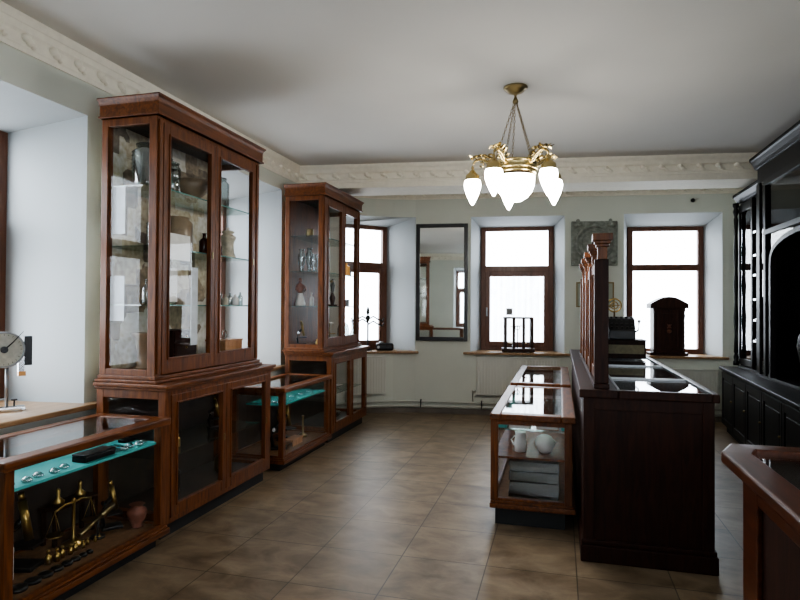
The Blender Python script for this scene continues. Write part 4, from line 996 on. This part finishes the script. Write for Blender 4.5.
MB().box(-.13, .13, -.06, .06, 0, .105).build('body', M['iron'], r, local=True, bevel=.03)
MB().cyl((-.09, -.06, .05), (-.09, -.075, .05), .02).cyl((-.05, 0, .105), (-.05, 0, .125), .03).build('knob', M['steel'], r, local=True)
# dial instrument on the near sill
r = thing('dial_scale', 'round faced dial instrument on thin metal legs on the near sill', 'instrument', (-3.33, 2.905, .841), 1.02); r.scale = (.8, .8, .8)
zc = .48
MB().cyl((0, -.045, zc), (0, .045, zc), .138, seg=36).build('dial_housing', M['steel'], r, local=True)
MB().cyl((0, -.047, zc), (0, -.049, zc), .128, seg=36).build('dial_face', M['dial'], r, local=True)
MB().torus((0, -.047, zc), .134, .008, 'y', 40).build('rim', M['steel'], r, local=True)
MB().cyl((0, -.05, zc), (0, -.065, zc), .026).tube([(0, -.06, zc), (.06, -.06, zc+.06), (.125, -.06, zc+.14)], [.006, .004, .002]).build('pointer', M['iron'], r, local=True)
q = MB()
for k in range(24):
    t_ = 2*PI*k/24; q.cyl((.108*math.cos(t_), -.0495, zc+.108*math.sin(t_)), (.12*math.cos(t_), -.0495, zc+.12*math.sin(t_)), .0015, seg=4)
q.build('tick_marks', M['iron'], r, local=True)
for x in (-.03, .03): MB().cyl((x, 0, .03), (x, 0, zc-.13), .012).build('leg', M['steel'], r, local=True)
MB().box(-.18, .15, -.03, .03, .012, .035).box(.12, .15, -.05, .05, .0, .018).build('base_bar', M['chrome'], r, local=True, bevel=.004)
MB().cyl((.08, 0, .035), (.08, 0, .08), .006).cyl((.08, 0, .08), (.08, 0, .09), .022).build('levelling_screw', M['iron'], r, local=True)
MB().box(.14, .195, -.02, .05, zc-.13, zc+.10).build('side_box', M['iron'], r, local=True, bevel=.004)
MB().box(.10, .14, -.03, .01, zc-.18, zc-.06).build('bracket', M['chrome'], r, local=True)
MB().box(.10, .15, -.035, .015, zc-.21, zc-.175).build('terminal_block', M['copper'], r, local=True)

# ------- right side bits
r = thing('glass_retort', 'dark glass retort with shining highlights in the arched recess', 'retort', (2.13, 5.78, .832))
MB().lathe([(.03, 0), (.09, .02), (.12, .09), (.09, .17), (.035, .22), (.03, .30)]).build('bulb', M['glass_obj'], r, local=True)
MB().tube([(0, 0, .28), (0, .05, .33), (0, .16, .28), (0, .26, .16)], [.03, .025, .016, .010]).build('spout', M['glass_obj'], r, local=True)
jar('dark_urn', sc_(VASE, .12, .55), M['iron'], (2.2, 6.12, .832), 'dark lidded urn standing inside the arched recess', 'urn', None, sc_([(.8, 1), (.5, 1.05), (.1, 1.12), (.15, 1.16), (.02, 1.2)], .12, .55), M['iron'])
tall = [o for o in COL.objects if o.name == 'display_cabinet'][0]
dup(tall, (-1.83, .10, 0), None, 'tall mahogany cabinet behind the camera, seen in the black-framed mirror')
# behind the camera: seen only in mirrors and glass
root = thing('side_table', 'plain red-brown table by the back wall, seen in the tall mirror', 'table', (-1.3, -1.4, 0))
MB().box(-2.3, -.5, -1.7, -1.1, .84, .89).build('table_top', M['wood_h'], root)
for x in (-2.25, -.6):
    for y in (-1.65, -1.2): MB().box(x, x+.07, y, y+.07, 0, .84).build('leg', M['wood'], root)

# ------------------------------------------------------------------ light, camera, world
w = bpy.data.worlds.new('overcast'); bpy.context.scene.world = w; w.use_nodes = True
nt = w.node_tree; nt.nodes.clear()
o = nt.nodes.new('ShaderNodeOutputWorld'); bg = nt.nodes.new('ShaderNodeBackground'); bg.inputs[0].default_value = (.86, .93, 1.0, 1); bg.inputs[1].default_value = 5.0
tc = nt.nodes.new('ShaderNodeTexCoord'); sp = nt.nodes.new('ShaderNodeSeparateXYZ'); nt.links.new(tc.outputs['Generated'], sp.inputs[0])
mr = nt.nodes.new('ShaderNodeMapRange'); mr.inputs['From Min'].default_value = -.25; mr.inputs['From Max'].default_value = .05; mr.inputs['To Min'].default_value = 2.7; mr.inputs['To Max'].default_value = 5.4
nt.links.new(sp.outputs['Z'], mr.inputs[0]); nt.links.new(mr.outputs[0], bg.inputs[1])     # overcast sky, darker ground
nt.links.new(bg.outputs[0], o.inputs[0])

cam = bpy.data.cameras.new('camera'); co = bpy.data.objects.new('camera', cam); COL.objects.link(co)
cam.sensor_width = 36; cam.sensor_fit = 'HORIZONTAL'; cam.lens = 592/800*36; cam.clip_start = .05; cam.clip_end = 60
yaw, pitch, roll = .2633, .0127, .006
Fv = Vector((-math.sin(yaw)*math.cos(pitch), math.cos(yaw)*math.cos(pitch), math.sin(pitch)))
R0 = Vector((math.cos(yaw), math.sin(yaw), 0)); U0 = R0.cross(Fv)
Rv = R0*math.cos(roll)+U0*math.sin(roll); Uv = -R0*math.sin(roll)+U0*math.cos(roll)
mat = Matrix((( Rv.x, Uv.x, -Fv.x, 0), (Rv.y, Uv.y, -Fv.y, 0), (Rv.z, Uv.z, -Fv.z, 1.5), (0, 0, 0, 1)))
co.matrix_world = mat
sc = bpy.context.scene; sc.camera = co
sc.view_settings.view_transform = 'AgX'; sc.view_settings.look = 'AgX - Medium High Contrast'; sc.view_settings.exposure = 1.33
sc.cycles.transparent_max_bounces = 32; sc.cycles.max_bounces = 10; sc.cycles.diffuse_bounces = 5; sc.cycles.glossy_bounces = 5
sc.cycles.sample_clamp_indirect = 6; sc.cycles.caustics_reflective = False; sc.cycles.caustics_refractive = False
